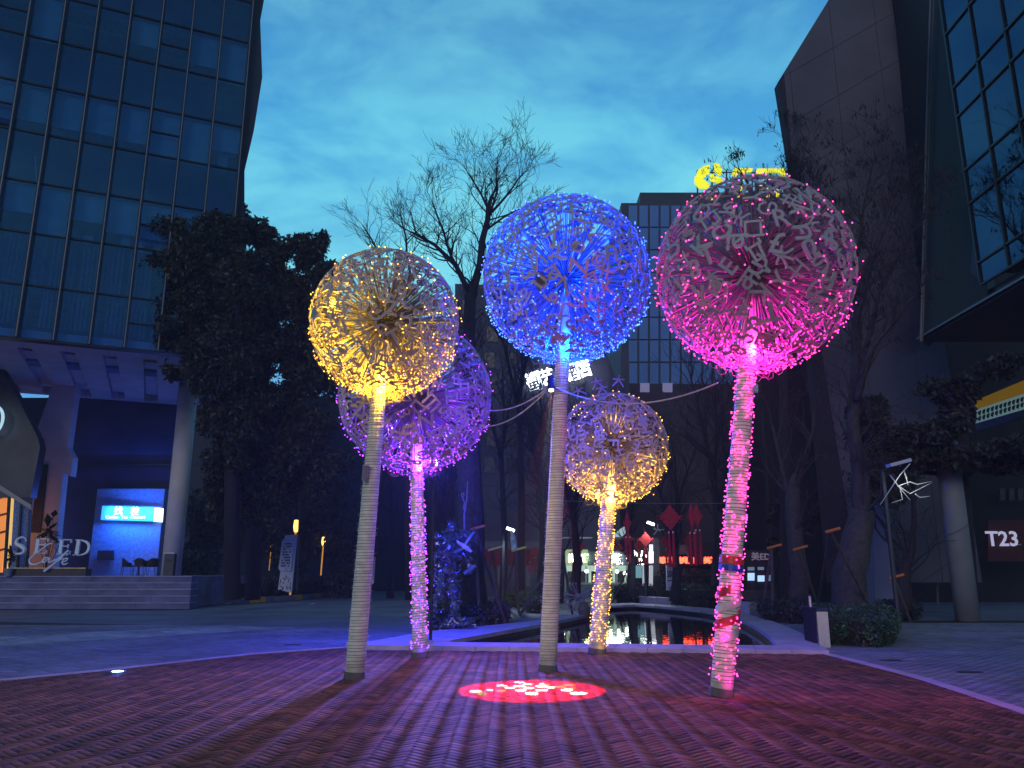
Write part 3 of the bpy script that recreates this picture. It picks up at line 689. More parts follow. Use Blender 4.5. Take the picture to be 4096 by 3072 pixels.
# ------------------------------------------------------------------ trees
def grow(mb, p, d, L, r, lvl, rs, up=.07, wob=.26, split=(2, 3), ang=(.35, .85), minr=.006, leaves=None):
    n = 4; pts = [p]; rr = [r]; q = Vector(p); dd = Vector(d).normalized()
    for i in range(n):
        dd = (dd + Vector((rs.gauss(0, wob), rs.gauss(0, wob), rs.gauss(0, wob))) * .5 + Vector((0, 0, up))).normalized()
        q = q + dd * (L / n); pts.append(q.copy()); rr.append(max(minr, r * (1 - .5 * (i + 1) / n)))
    mb.tube(pts, rr, 5 if r > .05 else (4 if r > .02 else 3), cap=False)
    if lvl <= 0:
        if leaves is not None: leaves.append(pts[-1])
        return
    k = rs.randint(*split)
    for j in range(k):
        i = rs.choice([2, 3, 4]) if j else 4
        a = rs.uniform(*ang); ph = rs.uniform(0, 2 * pi); o1 = dd.orthogonal().normalized(); o2 = dd.cross(o1)
        nd = dd * cos(a) + (o1 * cos(ph) + o2 * sin(ph)) * sin(a)
        grow(mb, pts[i], nd, L * rs.uniform(.62, .88), rr[i] * rs.uniform(.6, .85), lvl - 1, rs, up, wob, split, ang, minr, leaves)
def bare_tree(base, limbs, label, seed, lvl=4, r0=.25, twig=(1.2, 2.0), density=1.0, m=bark2_m, group='bare winter trees', leaves=0, tw_r=.05, name='bare_tree', minr=.008):
    """limbs: list of (points, start radius, end radius); twigs grow from their upper parts"""
    rs = random.Random(seed); r = empty(name, base, label, 'tree', group); tr = MB(); br = MB(); lv = [] if leaves else None
    for k, (pts, ra, rb) in enumerate(limbs):
        pts = [Vector(p) for p in pts]; n = len(pts)
        sp = []; sr = []
        for i in range(n - 1):
            for t in (0, .5):
                j = Vector((rs.gauss(0, 1), rs.gauss(0, 1), 0)) * rb * (.6 if k else .12) if (i or t) else Vector()
                sp.append(pts[i].lerp(pts[i + 1], t) + j); sr.append(ra + (rb - ra) * (i + t) / (n - 1))
        sp.append(pts[-1]); sr.append(rb)
        (tr if k == 0 else br).tube(sp, sr, 9 if k == 0 else 6)
        L = sum((b_ - a).length for a, b_ in zip(pts, pts[1:]))
        cnt = max(2, int(L * density * (1.2 if k else .7)))
        for c in range(cnt):
            t = rs.uniform(.12 if k else .55, 1) * (len(sp) - 1); i = min(int(t), len(sp) - 2); p = sp[i].lerp(sp[i + 1], t - i)
            dd = (sp[i + 1] - sp[i]).normalized(); ph = rs.uniform(0, 2 * pi); a = rs.uniform(.5, 1.1); o1 = dd.orthogonal().normalized(); o2 = dd.cross(o1)
            nd = dd * cos(a) + (o1 * cos(ph) + o2 * sin(ph)) * sin(a) + Vector((0, 0, .25))
            grow(br, p, nd, rs.uniform(*twig), max(.015, min(tw_r, sr[i] * .55)), lvl - 1, rs, minr=minr, leaves=lv)
        grow(br, sp[-1], (sp[-1] - sp[-2]).normalized(), rs.uniform(*twig) * .6, rb * .8, lvl, rs, minr=minr, leaves=lv)
    tr.build('trunk', m, r, smooth=True); br.build('branches', m, r, smooth=True)
    if leaves and lv:
        lf = MB()
        for p in lv:
            if rs.random() < leaves:
                for q in range(rs.randint(3, 7)):
                    a = p + Vector((rs.gauss(0, .1), rs.gauss(0, .1), -rs.random() * .12)); b_ = a + Vector((rs.gauss(0, .05), rs.gauss(0, .05), -rs.uniform(.12, .24))); sd = Vector((rs.gauss(0, 1), rs.gauss(0, 1), .2)).normalized() * .03
                    lf.add([a, a.lerp(b_, .5) + sd, b_, a.lerp(b_, .5) - sd], [(0, 1, 2, 3)])
        lf.build('dry_leaves', bark2_m, r)
    return r
def PL(Y, pts, dys=None): return [P(x, y, Y + (dys[i] if dys else 0)) for i, (x, y) in enumerate(pts)]
Y1 = 36
bare_tree(P(1880, 2380, Y1), [(PL(Y1, [(1868, 2400), (1872, 2000), (1878, 1500), (1880, 1180)]), .42, .27),
    (PL(Y1, [(1880, 1230), (1915, 1050), (1945, 880), (1965, 790)], [0, .3, .6, .6]), .24, .10),
    (PL(Y1, [(1880, 1180), (1820, 1060), (1740, 980), (1650, 930)], [0, -.5, -1, -1]), .15, .05),
    (PL(Y1, [(1868, 1150), (1810, 1030), (1770, 920), (1730, 810)], [0, -.3, -.2, 0]), .10, .03),
    (PL(Y1, [(1965, 860), (1925, 780), (1890, 720), (1860, 670)], [.6, .8, 1, 1]), .07, .02),
    (PL(Y1, [(1965, 840), (1990, 760), (1985, 690), (1990, 630)], [.6, .8, 1, 1]), .07, .02),
    (PL(Y1, [(1965, 850), (2030, 780), (2070, 720), (2110, 680)], [.6, .3, 0, 0]), .07, .02),
    (PL(Y1, [(1945, 920), (2010, 870), (2070, 840), (2130, 810)], [.6, .3, 0, 0]), .06, .025)],
    'tall bare tree with a dense fan of twigs between yellow and blue light balls', 11, 4, twig=(.8, 1.35), density=3.0)
Y2 = 40
bare_tree(P(1620, 2380, Y2), [(PL(Y2, [(1640, 2400), (1635, 1800), (1600, 1300)]), .25, .12),
    (PL(Y2, [(1600, 1300), (1540, 1100), (1500, 980), (1450, 900)]), .10, .03), (PL(Y2, [(1605, 1350), (1640, 1100), (1620, 950), (1600, 850)]), .10, .03)],
    'slim bare tree whose top twigs show just above the large yellow light ball', 12, 3, twig=(.8, 1.4), density=1.8)
k = 0
for (x, y0, Y, h, lab, sd) in ((2080, 2400, 40, 1250, 'bare tree with thin dense twigs left of the blue pole', 21), (2160, 2400, 44, 1500, 'bare tree right behind the blue pole', 22),
        (2010, 2395, 46, 1450, 'thin bare tree in the gloom behind the scrap robot', 23), (2300, 2390, 34, 1700, 'low bare tree between the blue pole and the small yellow pole', 24),
        (1720, 2380, 48, 1350, 'bare tree in the blue gloom behind the purple pole', 25), (2700, 2395, 36, 1800, 'bare tree with tangled twigs behind the largest red knot', 28), (2890, 2400, 33, 1650, 'bare tree tangled behind the upper part of the pink pole', 29), (2860, 2400, 40, 1500, 'tall bare tree in the dark between the small yellow ball and pink pole', 30), (1780, 2400, 33, 1700, 'bare tree right of the purple pole in front of the gloom', 38), (2230, 2400, 31, 1780, 'bare tree close behind the blue pole, forking low', 39), (1560, 2380, 50, 1500, 'bare tree in the blue gloom between the yellow and purple poles', 26), (2520, 2390, 42, 1750, 'bare tree behind the red knots right of the small yellow ball', 27)):
    bare_tree(P(x, y0, Y), [(PL(Y, [(x, y0 + 12), (x + 8, (y0 + h) / 2 + 200), (x - 5, h + 350)]), .24, .13),
        (PL(Y, [(x - 5, h + 400), (x - 60, h + 150), (x - 100, h)], [0, -1, -1.5]), .10, .03), (PL(Y, [(x - 5, h + 360), (x + 30, h + 150), (x + 80, h)], [0, 1, 1.5]), .10, .03), (PL(Y, [(x - 3, h + 420), (x + 5, h + 200), (x, h + 20)], [0, -1, -2]), .08, .03)],
        lab, sd, 3, twig=(.8, 1.5), density=2.6)
# right hand trees
Y3 = 24
bare_tree(P(3400, 2480, Y3), [(PL(Y3, [(3395, 2500), (3402, 2300), (3430, 2150), (3450, 2040)]), .54, .36),
    (PL(Y3, [(3440, 2080), (3425, 1700), (3420, 1300), (3400, 1120)], [0, .3, .5, .5]), .25, .09), (PL(Y3, [(3425, 1600), (3480, 1400), (3560, 1300), (3660, 1180)], [0, -.4, -.8, -1]), .13, .04),
    (PL(Y3, [(3405, 1200), (3350, 1050), (3320, 900), (3290, 760)], [.5, .3, 0, 0]), .07, .02), (PL(Y3, [(3420, 1300), (3480, 1050), (3560, 850), (3600, 700)], [.5, .3, 0, 0]), .10, .025),
    (PL(Y3, [(3400, 1180), (3440, 950), (3460, 800), (3500, 620)], [.5, .8, 1, 1]), .07, .02), (PL(Y3, [(3440, 1500), (3520, 1150), (3640, 950), (3700, 860)], [.2, .8, 1, 1]), .08, .02)],
    'thick barked bare tree beside the bin, twigs over the concrete wall', 31, 4, twig=(.6, 1.1), density=3.0, leaves=.16, m=bark_m, minr=.006, tw_r=.04)
Y4 = 34
bare_tree(P(3140, 2420, Y4), [(PL(Y4, [(3165, 2440), (3150, 2200), (3140, 1600), (3120, 1100)]), .38, .15), (PL(Y4, [(3125, 1200), (3060, 950), (3010, 760), (2960, 680)]), .12, .03), (PL(Y4, [(3125, 1150), (3130, 900), (3160, 700), (3150, 560)]), .10, .02), (PL(Y4, [(3130, 1100), (3200, 850), (3200, 700), (3230, 560)]), .08, .02)],
    'bare tree behind the pink ball with twigs and dry leaves against the sky', 33, 4, twig=(.5, 1.0), density=1.6, leaves=.25)
bare_tree(P(3620, 2450, 27), [(PL(27, [(3615, 2470), (3612, 2380), (3618, 2280)]), .28, .24), (PL(27, [(3618, 2290), (3570, 2230), (3560, 2150), (3520, 2080)]), .14, .06), (PL(27, [(3618, 2290), (3650, 2200), (3660, 2080), (3650, 1900)]), .14, .06)],
    'small forked tree in front of the slanted pale column on the right', 35, 3, twig=(.8, 1.3), density=.9)
bare_tree(P(3290, 2430, 29), [(PL(29, [(3205, 2440), (3195, 2300), (3180, 2200), (3170, 1950)]), .36, .26), (PL(29, [(3170, 2000), (3230, 1800), (3260, 1650)]), .13, .05), (PL(29, [(3172, 2030), (3120, 1850), (3090, 1700)]), .13, .05)],
    'rough trunked tree between two wooden props behind the pool', 36, 3, twig=(.8, 1.4), density=1.2, m=bark_m)
# tree behind the robot
bare_tree(P(1880, 2490, 24.5), [(PL(24.5, [(1888, 2505), (1885, 2300), (1880, 1900), (1875, 1500)]), .52, .30), (PL(24.5, [(1880, 1900), (1800, 1700), (1760, 1550)]), .12, .05)],
    'broad fluted tree trunk standing right behind the scrap metal robot', 37, 3, twig=(.8, 1.4), density=.8, m=bark_m)

def evergreen(base, clumps, label, n, sz, seed, trunk, m=leaf_m, name='evergreen_tree'):
    r = empty(name, base, label, 'tree'); rs = random.Random(seed)
    tb = MB(); tb.tube(trunk, [.35, .3, .2][:len(trunk)] if len(trunk) <= 3 else .25, 8); tb.build('trunk', bark2_m, r, smooth=True)
    br = MB()
    for c in clumps:
        p = Vector(c[:3]); t0 = min(trunk, key=lambda q: (Vector(q) - p).length); br.tube([t0, Vector(t0).lerp(p, .5) + Vector((0, 0, .3)), p], [.12, .07, .03], 5)
    br.build('branches', bark2_m, r)
    sub = []
    for c in clumps:
        for q in range(14):
            dv = Vector((rs.gauss(0, 1), rs.gauss(0, 1), rs.gauss(0, 1))).normalized(); f = rs.uniform(.35, 1.0)
            k_ = rs.uniform(.20, .40); sub.append((c[0] + dv.x * c[3] * f, c[1] + dv.y * c[4] * f, c[2] + dv.z * c[5] * f, c[3] * k_ + .1, c[4] * k_ + .1, c[5] * k_ + .08))
    leaf_cloud('crown', sub, n, sz, m, r, seed=seed)
def C(px, py, Y, rx, ry=None, rz=None):
    q = P(px, py, Y); k_ = Y / F; return (q.x, q.y, q.z, rx * k_, (ry or rx) * k_, (rz or rx) * k_)
YE = 34
evergreen(P(900, 2400, YE), [C(720, 960, YE, 110), C(860, 920, YE, 110), C(930, 900, YE + 1, 90), C(640, 1080, YE, 90, None, 60), C(760, 1120, YE, 160), C(900, 1080, YE, 150), C(650, 1220, YE, 100, None, 70), C(800, 1300, YE, 170), C(930, 1260, YE, 170),
    C(760, 1380, YE, 110, None, 70), C(880, 1450, YE, 160), C(690, 1490, YE - 1, 45, None, 25), C(890, 1580, YE, 110), C(960, 1600, YE, 170), C(930, 1760, YE, 130), C(960, 2000, YE + 2, 150), C(960, 1120, YE, 150), C(980, 1400, YE, 170)],
    'large dark evergreen tree overlapping the corner of the glass office block', 95000, .25, 5, PL(YE, [(930, 2400), (925, 1700), (900, 1100)]))
evergreen(P(1180, 2400, YE + 2), [C(1060, 960, YE + 2, 80), C(1150, 1000, YE + 2, 110, None, 90), C(1250, 1010, YE + 2, 80), C(1300, 1090, YE + 2, 60), C(1080, 1150, YE + 2, 150), C(1220, 1180, YE + 2, 140), C(1060, 1350, YE + 2, 170), C(1200, 1380, YE + 2, 160), C(1130, 1560, YE + 2, 170),
    C(1040, 1720, YE + 2, 170), C(1220, 1720, YE + 2, 150), C(1100, 1900, YE + 2, 160), C(960, 1850, YE + 2, 130), C(1250, 1540, YE + 2, 130), C(1290, 1300, YE + 2, 100), C(1260, 1880, YE + 2, 130), C(1000, 1240, YE + 2, 160)],
    'second dark evergreen tree filling the gap towards the large yellow ball', 95000, .25, 6, PL(YE + 2, [(1010, 2400), (1020, 1800), (1100, 1200)]))
evergreen(P(1250, 2400, 52), [C(900, 2080, 52, 190), C(1100, 2120, 52, 190), C(1300, 2050, 52, 190), C(1400, 2200, 52, 150), C(800, 2240, 52, 110)], 'dark understorey tree behind the info panel and the yellow lamps', 26000, .34, 8, PL(52, [(1130, 2400), (1130, 2200)]))
frond_m = mat('frond', (.022, .028, .024), .6, var=.4, scale=3, island=.5)
evergreen(P(3900, 2480, 25), [C(3800, 1560, 25, 120, None, 60), C(3835, 1650, 25, 60, None, 60), C(4010, 1470, 25, 100, None, 40), C(3980, 1800, 25, 170, None, 40), C(3760, 1720, 25, 90, None, 40), C(3840, 1830, 26, 200, None, 50), C(4040, 1850, 26, 140, None, 50), C(3560, 1840, 26, 130, None, 60), C(3470, 1680, 26, 80, None, 90), C(3560, 1760, 26, 120, None, 60), C(3520, 1950, 26, 110, None, 60)],
    'dark evergreen with hanging fronds under the canopy at the right edge', 26000, .26, 9, PL(27.5, [(3872, 2440), (3840, 1900), (3850, 1650)]), m=frond_m)
evergreen(P(3150, 2400, 38), [C(3120, 2060, 38, 50), C(3230, 2080, 38, 60, None, 45), C(3130, 2180, 38, 40)], 'dim palm like crown above the tied props behind the pool', 3000, .3, 10, PL(38, [(3160, 2400), (3140, 2090)]), m=frond_m)

# ------------------------------------------------------------------ hedges on the ground
RH = 17.2
hedge([G(3240, 2577), G(3420, 2590), G(3545, 2596), G(3580, 2560), G(3560, 2520), G(3450, 2500), G(3260, 2497)], .62, 'clipped green hedge at the foot of the thick tree behind the bin', 16000, .085, 3)
hedge([G(3540, 2478), G(3660, 2484), G(3680, 2470), G(3640, 2450), G(3520, 2452)], .5, 'dark hedge round the small forked tree', 3500, .12, 4, hd)
hedge([G(3050, 2488), G(3215, 2500), G(3215, 2480), G(3150, 2455), G(3040, 2460)], .6, 'dark hedge behind the curved end of the pool', 4500, .12, 5, hd)
hedge([G(1725, 2530), G(1950, 2508), G(2030, 2495), G(2020, 2470), G(1850, 2462), G(1760, 2480)], .55, 'leafy planting around the feet of the scrap robot', 9000, .12, 6, mat('robot_hedge_leaf', (.04, .05, .06), .45, var=.5, island=.6))
hedge([G(2015, 2425), G(2110, 2428), G(2140, 2410), G(2060, 2400)], .6, 'bright green low hedge between the propped trees', 5000, .12, 7, mat('green_hedge_leaf', (.07, .16, .03), .5, var=.4, island=.5))
hedge([G(2095, 2450), G(2190, 2453), G(2200, 2425), G(2120, 2422)], .55, 'dark hedge left of the blue pole', 3500, .12, 12, hd)
hedge([G(2460, 2412), G(2560, 2414), G(2640, 2404), G(2560, 2396), G(2470, 2398)], .8, 'dark hedge behind the far edge of the pool', 4500, .16, 8, hd)
hedge([G(2690, 2424), G(2900, 2440), G(2900, 2412), G(2760, 2400), G(2690, 2404)], .9, 'dark shrubs behind the white stone block and totem', 6500, .16, 9, hd)
hedge([G(2560, 2397), G(2860, 2402), G(3000, 2402), G(2900, 2392), G(2600, 2388)], 1.6, 'taller dark hedge in front of the shops', 8000, .22, 10, hd)

# tree props: tripods of stakes tied with orange strap
def prop_stand(feet, top, label, Y, strap=True, lit=None, group='wooden tree props'):
    r = empty('tree_prop', P(*top, Y), label, 'tree prop', group)
    for f in feet: MB().tube([P(*top, Y), G(*f)], .045, 7).build('stake', wood_m, r)
    if strap: 
        a, b_ = P(top[0] - 18, top[1] + 4, Y - .05), P(top[0] + 40, top[1] - 12, Y - .05); MB().tube([a, b_], .04, 6).build('strap', lit or orange_m, r)
prop_stand([(3265, 2470), (3520, 2498)], (3320, 2125), 'tall stakes with an orange strap leaning on the thick tree', 21)
prop_stand([(3045, 2480), (3092, 2483)], (3086, 2190), 'two stakes tied with orange strap left of the rough trunk', 25)
prop_stand([(3290, 2470)], (3190, 2196), 'stake tied with orange strap on the right of the rough trunk', 26)
prop_stand([(3640, 2485)], (3575, 2310), 'single stake against the small forked tree', 25)
prop_stand([(1920, 2505), (2022, 2498)], (1900, 2115), 'long stakes propping the trunk behind the robot', 23)
prop_stand([(1925, 2440), (2000, 2440)], (1970, 2198), 'pair of tied stakes in the middle of the propped trees', 31, lit=mat('pale_strap', (.5, .5, .4), .6))
prop_stand([(2008, 2425), (2062, 2427), (2075, 2452)], (2065, 2200), 'stakes with a bright yellow strap under the lit branch', 30, lit=mat('yellow_strap', (.75, .7, .1), .6))
prop_stand([(2450, 2410), (2600, 2384)], (2508, 2282), 'dark stakes crossing in front of the lit shops', 40, strap=False)
prop_stand([(2080, 2460), (2290, 2460)], (2245, 2180), 'stake leaning behind the blue pole', 27, strap=False)

# ------------------------------------------------------------------ right building
rb = empty('angular_building', (15, 28, 0), 'dark angular building with a leaning concrete wall and an overhanging glass wing at the right', 'building')
def clip(poly, a, b_, c):      # keep a*x + b*y <= c   (2-D Sutherland-Hodgman)
    o = []
    for i in range(len(poly)):
        p, q = poly[i], poly[(i + 1) % len(poly)]; dp, dq = a * p[0] + b_ * p[1] - c, a * q[0] + b_ * q[1] - c
        if dp <= 0: o.append(p)
        if (dp < 0) != (dq < 0) and dp != dq:
            t = dp / (dp - dq); o.append((p[0] + (q[0] - p[0]) * t, p[1] + (q[1] - p[1]) * t))
    return o
YW = 34
wall2 = [(P(x, y, YW).x, P(x, y, YW).z) for x, y in ((3450, -220), (3312, 0), (3114, 325), (3176, 710), (3330, 2330), (3870, 2330), (3800, 1500), (3683, 928), (3567, 0), (3560, -220))]
# convex pieces: upper wedge + body
for j in range(14):
    for i in range(9):
        # panels follow the slope of the roof edge
        cellw, cellh = 2.2, 2.6; x0 = 9.0 + i * cellw; z0 = -1 + j * cellh
        sk = .62
        cell = [(x0 + .012, z0 + .012 + sk * 0), (x0 + cellw - .012, z0 + .012 + sk * cellw), (x0 + cellw - .012, z0 + cellh - .012 + sk * cellw), (x0 + .012, z0 + cellh - .012)]
        cell = [(x, z + sk * (i * cellw) - 8) for x, z in cell]
        def halfplane(poly, A_, B_):     # keep the right-hand side of A->B (polygon given clockwise)
            a, b_ = (B_[1] - A_[1]), -(B_[0] - A_[0]); return clip(poly, -a, -b_, -(a * A_[0] + b_ * A_[1]))
        W_ = wall2
        for (ia, ib) in ((4, 3), (3, 2), (2, 1), (1, 0), (0, 9), (8, 6), (6, 5), (5, 4)):
            pass
        poly = cell
        # left edge chain is convex, the right chain nearly so: clip by outer lines
        for (A_, B_) in ((wall2[4], wall2[3]), (wall2[3], wall2[2]), (wall2[2], wall2[0]), (wall2[8], wall2[6]), (wall2[5], wall2[4])):
            if len(poly) < 3: break
            poly = halfplane(poly, A_, B_)
        if len(poly) >= 3:
            MB().prism([(x, YW, z) for x, z in poly], (0, .05, 0)).build('wall_panel', concrete_m, rb)
body = [wall2[4], wall2[3], wall2[2], wall2[0], (wall2[8][0] + 1, wall2[0][1]), wall2[6], wall2[5]]
MB().prism([(x, YW + .03, z) for x, z in body], (0, .6, 0)).build('wall_core', mat('joint_dark', (.03, .025, .035), .9), rb)
# dark fins between wall and glass
XR = 15.2
fin1 = [P(3560, -160, 33.5), P(3727, -160, 29), P(3683, 1372, 28.7), P(3690, 1380, 33.5), P(3683, 928, 33.6)]
MB().prism(fin1, (.3, .6, 0)).build('fin_wall', mat('fin_dark', (.010, .010, .016), .7), rb)
MB().prism([P(3727, -200, 28.8), P(3683, 1366, 28.6), Vector((XR + .1, 24.4, P(3929, 1130, 24.4).z - .5)), P(3962, -200, 24.5)], (.6, .6, 0)).build('fin_wall', mat('fin_dark2', (.013, .010, .015), .7, var=.3), rb)
b = MB(); b.tube([P(3726, -160, 28.3), P(3683, 1366, 28.3)], .045, 8); b.build('rain_pipe', mat('pipe_grey', (.09, .085, .095), .5), rb)
b = MB(); b.tube([P(3740, -160, 28.25), P(3690, 1366, 28.25)], .02, 8); b.build('rain_pipe', mat('pipe_grey', (.09, .085, .095), .5), rb)
# glass wing: plane x = XR
zg = 10.55; yg = 24.4
rg = glass_mat('dusk_glass', (.10, .16, .26), (.30, .52, .95))
gys = [yg, 22.9, 21.4, 19.8, 18.2, 16.4, 14.6, 12.6]; gzs = [zg, 11.3, 13.4, 14.6, 16.6, 17.7, 19.8, 22.0, 24.2]
for i in range(len(gys) - 1):
    for j in range(len(gzs) - 1):
        MB().box(XR, (gys[i] + gys[i + 1]) / 2, (gzs[j] + gzs[j + 1]) / 2, .03, gys[i] - gys[i + 1] - .07, gzs[j + 1] - gzs[j] - .07).build('pane', rg, rb)
for y in gys: MB().box(XR - .02, y, (gzs[0] + gzs[-1]) / 2, .12, .06, gzs[-1] - gzs[0]).build('mullion', frame_m, rb)
for z in gzs: MB().box(XR - .03, (gys[0] + gys[-1]) / 2, z, .10, gys[0] - gys[-1], .06).build('transom', frame_m, rb)
MB().box(XR + 3, (gys[0] + gys[-1]) / 2, 17.5, 5.6, 12, 13).build('wing_core', mat('wing_in', (.05, .07, .12), .8), rb)
MB().prism([P(3975, -200, 24.3), P(3880, 1090, 25.4), P(3933, 1130, 24.3), P(3945, 700, 24.3)], (.1, .2, 0)).build('edge_fin', mat('fin_navy', (.03, .035, .07), .6), rb)
# overhang and soffit
MB().box(XR + 4, 18.5, 10.05, 8.0, 20.5, .14).build('canopy_edge', frame_m, rb); MB().box(XR - .02, 18.5, 10.02, .06, 20.5, .05).build('edge_strip', cap_m, rb)
MB().box(XR + 4, 18.5, 9.93, 7.9, 20.4, .08).build('soffit', mat('soffit_dark', (.012, .008, .008), .8), rb)
MB().box(XR + 4.1, 18.5, 10.3, 7.6, 20, .3).build('beam', dark_m, rb)
# ground floor recess: dark wall, light strip, columns
MB().box(27, 44, 10, 26, .5, 22).build('rear_wall', mat('recess', (.012, .012, .016), .9), rb)
for (bx, by, tx, ty, Y) in ((3872, 2484, 3790, 1900, 24.3),):
    q = G(bx, by); MB().lathe([(.36, 0), (.36, 6.6)], 24, (q.x, q.y, 0)).build('round_column', mat('column_grey', (.20, .22, .25), .7, var=.15, scale=1), rb, smooth=True)
MB().prism([P(x, y, 31) for x, y in ((3505, 2450), (3562, 2450), (3595, 2440), (3540, 1900), (3480, 1900))], (0, .7, 0)).build('slanted_column', mat('column_pale', (.17, .17, .24), .7, var=.15, scale=1), rb)
MB().prism([P(x, y, 35) for x, y in ((3600, 2330), (3635, 2330), (3625, 2150), (3598, 2200))], (0, .5, 0)).build('slanted_column', mat('column_pale2', (.09, .09, .13), .7), rb)
MB().prism([P(x, y, 30) for x, y in ((3865, 1845), (4160, 1849), (4160, 1855), (3865, 1850))], (0, .05, 0)).build('light_strip', mat('strip_glow', (0, 0, 0), emit=(.45, .55, .65), es=.6), rb)
MB().prism([P(x, y, 44) for x, y in ((3700, 1920), (4300, 1925), (4300, 1943), (3700, 1938))], (0, .2, 0)).build('ledge', mat('ledge', (.07, .07, .08), .8), rb)
for k in range(4):
    x = 4000 + k * 36; MB().prism([P(a, b_, 43) for a, b_ in ((x, 1955), (x + 20, 1953), (x + 22, 2000), (x + 2, 2003))], (0, .2, 0)).build('arched_opening', mat('openings', (.07, .07, .085), .8), rb)
# yellow fascia with patterned band
XY = 20.0
def onx(px, py):
    d = ray(px, py); return Vector((0, 0, HC)) + d * (XY / d.x)
fy = empty('yellow_fascia', onx(4000, 1600), 'yellow fascia with a pale blue patterned band seen through fronds at the right edge', 'fascia')
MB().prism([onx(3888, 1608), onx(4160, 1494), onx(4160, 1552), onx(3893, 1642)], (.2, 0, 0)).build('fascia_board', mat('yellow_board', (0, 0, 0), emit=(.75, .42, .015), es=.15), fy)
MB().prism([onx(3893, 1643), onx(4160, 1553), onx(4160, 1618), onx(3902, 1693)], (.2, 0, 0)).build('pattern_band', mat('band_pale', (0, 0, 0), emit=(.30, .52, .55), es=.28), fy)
for k in range(13):
    x = 3898 + k * 17; y = 1655 - k * 5.4
    for dy in (0, 22): MB().prism([onx(x + 3, y + dy - 4), onx(x + 11, y + dy - 8), onx(x + 7, y + dy + 12), onx(x + 1, y + dy + 8)], (-.05, 0, 0)).build('motif', mat('motif_olive', (.08, .08, .03), .7), fy)
MB().prism([onx(3902, 1694), onx(4160, 1619), onx(4160, 1648), onx(3906, 1722)], (.2, 0, 0)).build('lower_board', mat('lower_board', (.12, .13, .2), .7), fy)
# T23 sign
rs_ = empty('red_shop_sign', P(4025, 2160, 40), 'dark red hoarding with the white characters T23 at the right edge', 'sign')
MB().prism([P(x, y, 40) for x, y in ((3952, 2080), (4200, 2080), (4200, 2245), (3952, 2245))], (0, .2, 0)).build('board', mat('dark_red_board', (.09, .005, .008), .6, var=.2), rs_)
sign_text('T23', 4010, 2158, 62, 39.9, mat('t23_white', (0, 0, 0), emit=(.50, .52, .75), es=.75), rs_, bold=.02)
b = MB(); b.prism([P(x, y, 39.9) for x, y in ((4055, 2176), (4085, 2176), (4085, 2180), (4055, 2180))], (0, .03, 0)); b.build('small_lettering', white_m, rs_)
# far lamps on the right, left
lampy = mat('amber_lamp', (0, 0, 0), emit=(1, .55, .08), es=3.5); post_y = mat('amber_post', (0, 0, 0), emit=(1, .42, .05), es=.55)
def torch(px, y0, y1, y2, w, Y, label, glow=True):
    q = P(px, y2, Y); r = empty('garden_lamp', q, label, 'lamp', 'slim amber garden lamps')
    a, b_ = P(px, y0, Y), P(px, y1, Y); k_ = Y / F
    hb = MB(); h = a.z - b_.z
    hb.lathe([(w * k_ * .32, 0), (w * k_ * .5, h * .45), (w * k_ * .42, h * .9), (w * k_ * .30, h)], 8, (b_.x, Y, b_.z)); hb.build('lamp_head', lampy, r)
    MB().lathe([(w * k_ * .34, 0), (w * k_ * .1, .08)], 8, (a.x, Y, a.z + .003)).build('cap', dark_m, r)
    MB().tube([(b_.x, Y, b_.z - .01), (b_.x - (b_.z - q.z) * .03, Y, q.z)], w * k_ * .2, 6).build('post', post_y if glow else dark_m, r)
torch(1183, 2080, 2128, 2380, 21, 44, 'amber garden lamp rising behind the white info panel')
torch(1293, 2148, 2182, 2302, 15, 50, 'amber garden lamp with a glowing post right of the info panel')
torch(1085, 2166, 2190, 2282, 8, 58, 'thin distant amber lamp left of the info panel')
torch(3972, 2303, 2328, 2390, 12, 46, 'amber lamp with glowing post below the red sign')
torch(3803, 2315, 2330, 2345, 8, 46, 'small amber lamp left of the right hand column')
torch(3440, 2258, 2275, 2300, 8, 40, 'small amber lamp seen beside the thick trunk')
torch(3210, 2260, 2275, 2290, 6, 44, 'tiny amber lamp between the trees behind the pool')
# traffic post right
r = empty('sign_post', G(3760, 2420), 'thin dark post with a small head standing under the canopy', 'post')
a = P(3752, 2410, 36); MB().tube([P(3752, 2420, 36), P(3745, 2250, 36)], .05, 6).build('pole', mat('post_grey', (.1, .1, .12), .6), r); MB().box(P(3738, 2248, 36).x, 36, P(3738, 2248, 36).z, .4, .1, .08).build('head', mat('post_grey2', (.1, .1, .12), .6), r)

# ------------------------------------------------------------------ info panels
def info_panel(pts, side, label, Y, post=None):
    r = empty('info_panel', P(*pts[3], Y), label, 'sign'); MB().prism([P(x, y, Y) for x, y in pts], (0, .12, 0)).build('board', white_m, r)
    MB().prism([P(x, y, Y - .12) for x, y in side], (0, .11, 0)).build('text_panel', mat('panel_blue', (.42, .48, .62), .5), r)
    return r
YI = 41
ip = info_panel([(1140, 2142), (1188, 2137), (1166, 2371), (1112, 2358)], [(1135, 2155), (1170, 2157), (1176, 2166), (1164, 2278), (1160, 2284), (1118, 2282), (1114, 2272), (1128, 2165)], 'white leaning info panel with dark text and a leaf pattern on the island', YI)
txt_m = mat('dark_print', (.04, .045, .08), .6)
for k in range(9):
    y = 2172 + k * 11; x0 = 1133 - k * 1.2
    for q in range(5 if k not in (2,) else 2):
        if (k * 7 + q * 3) % 5 != 0: MB().prism([P(a, b_, YI - .14) for a, b_ in ((x0 + q * 7, y), (x0 + q * 7 + 5.5, y), (x0 + q * 7 + 5, y + 6), (x0 + q * 7 - .5, y + 6))], (0, .02, 0)).build('print_block', txt_m, ip)
RL = random.Random(5)
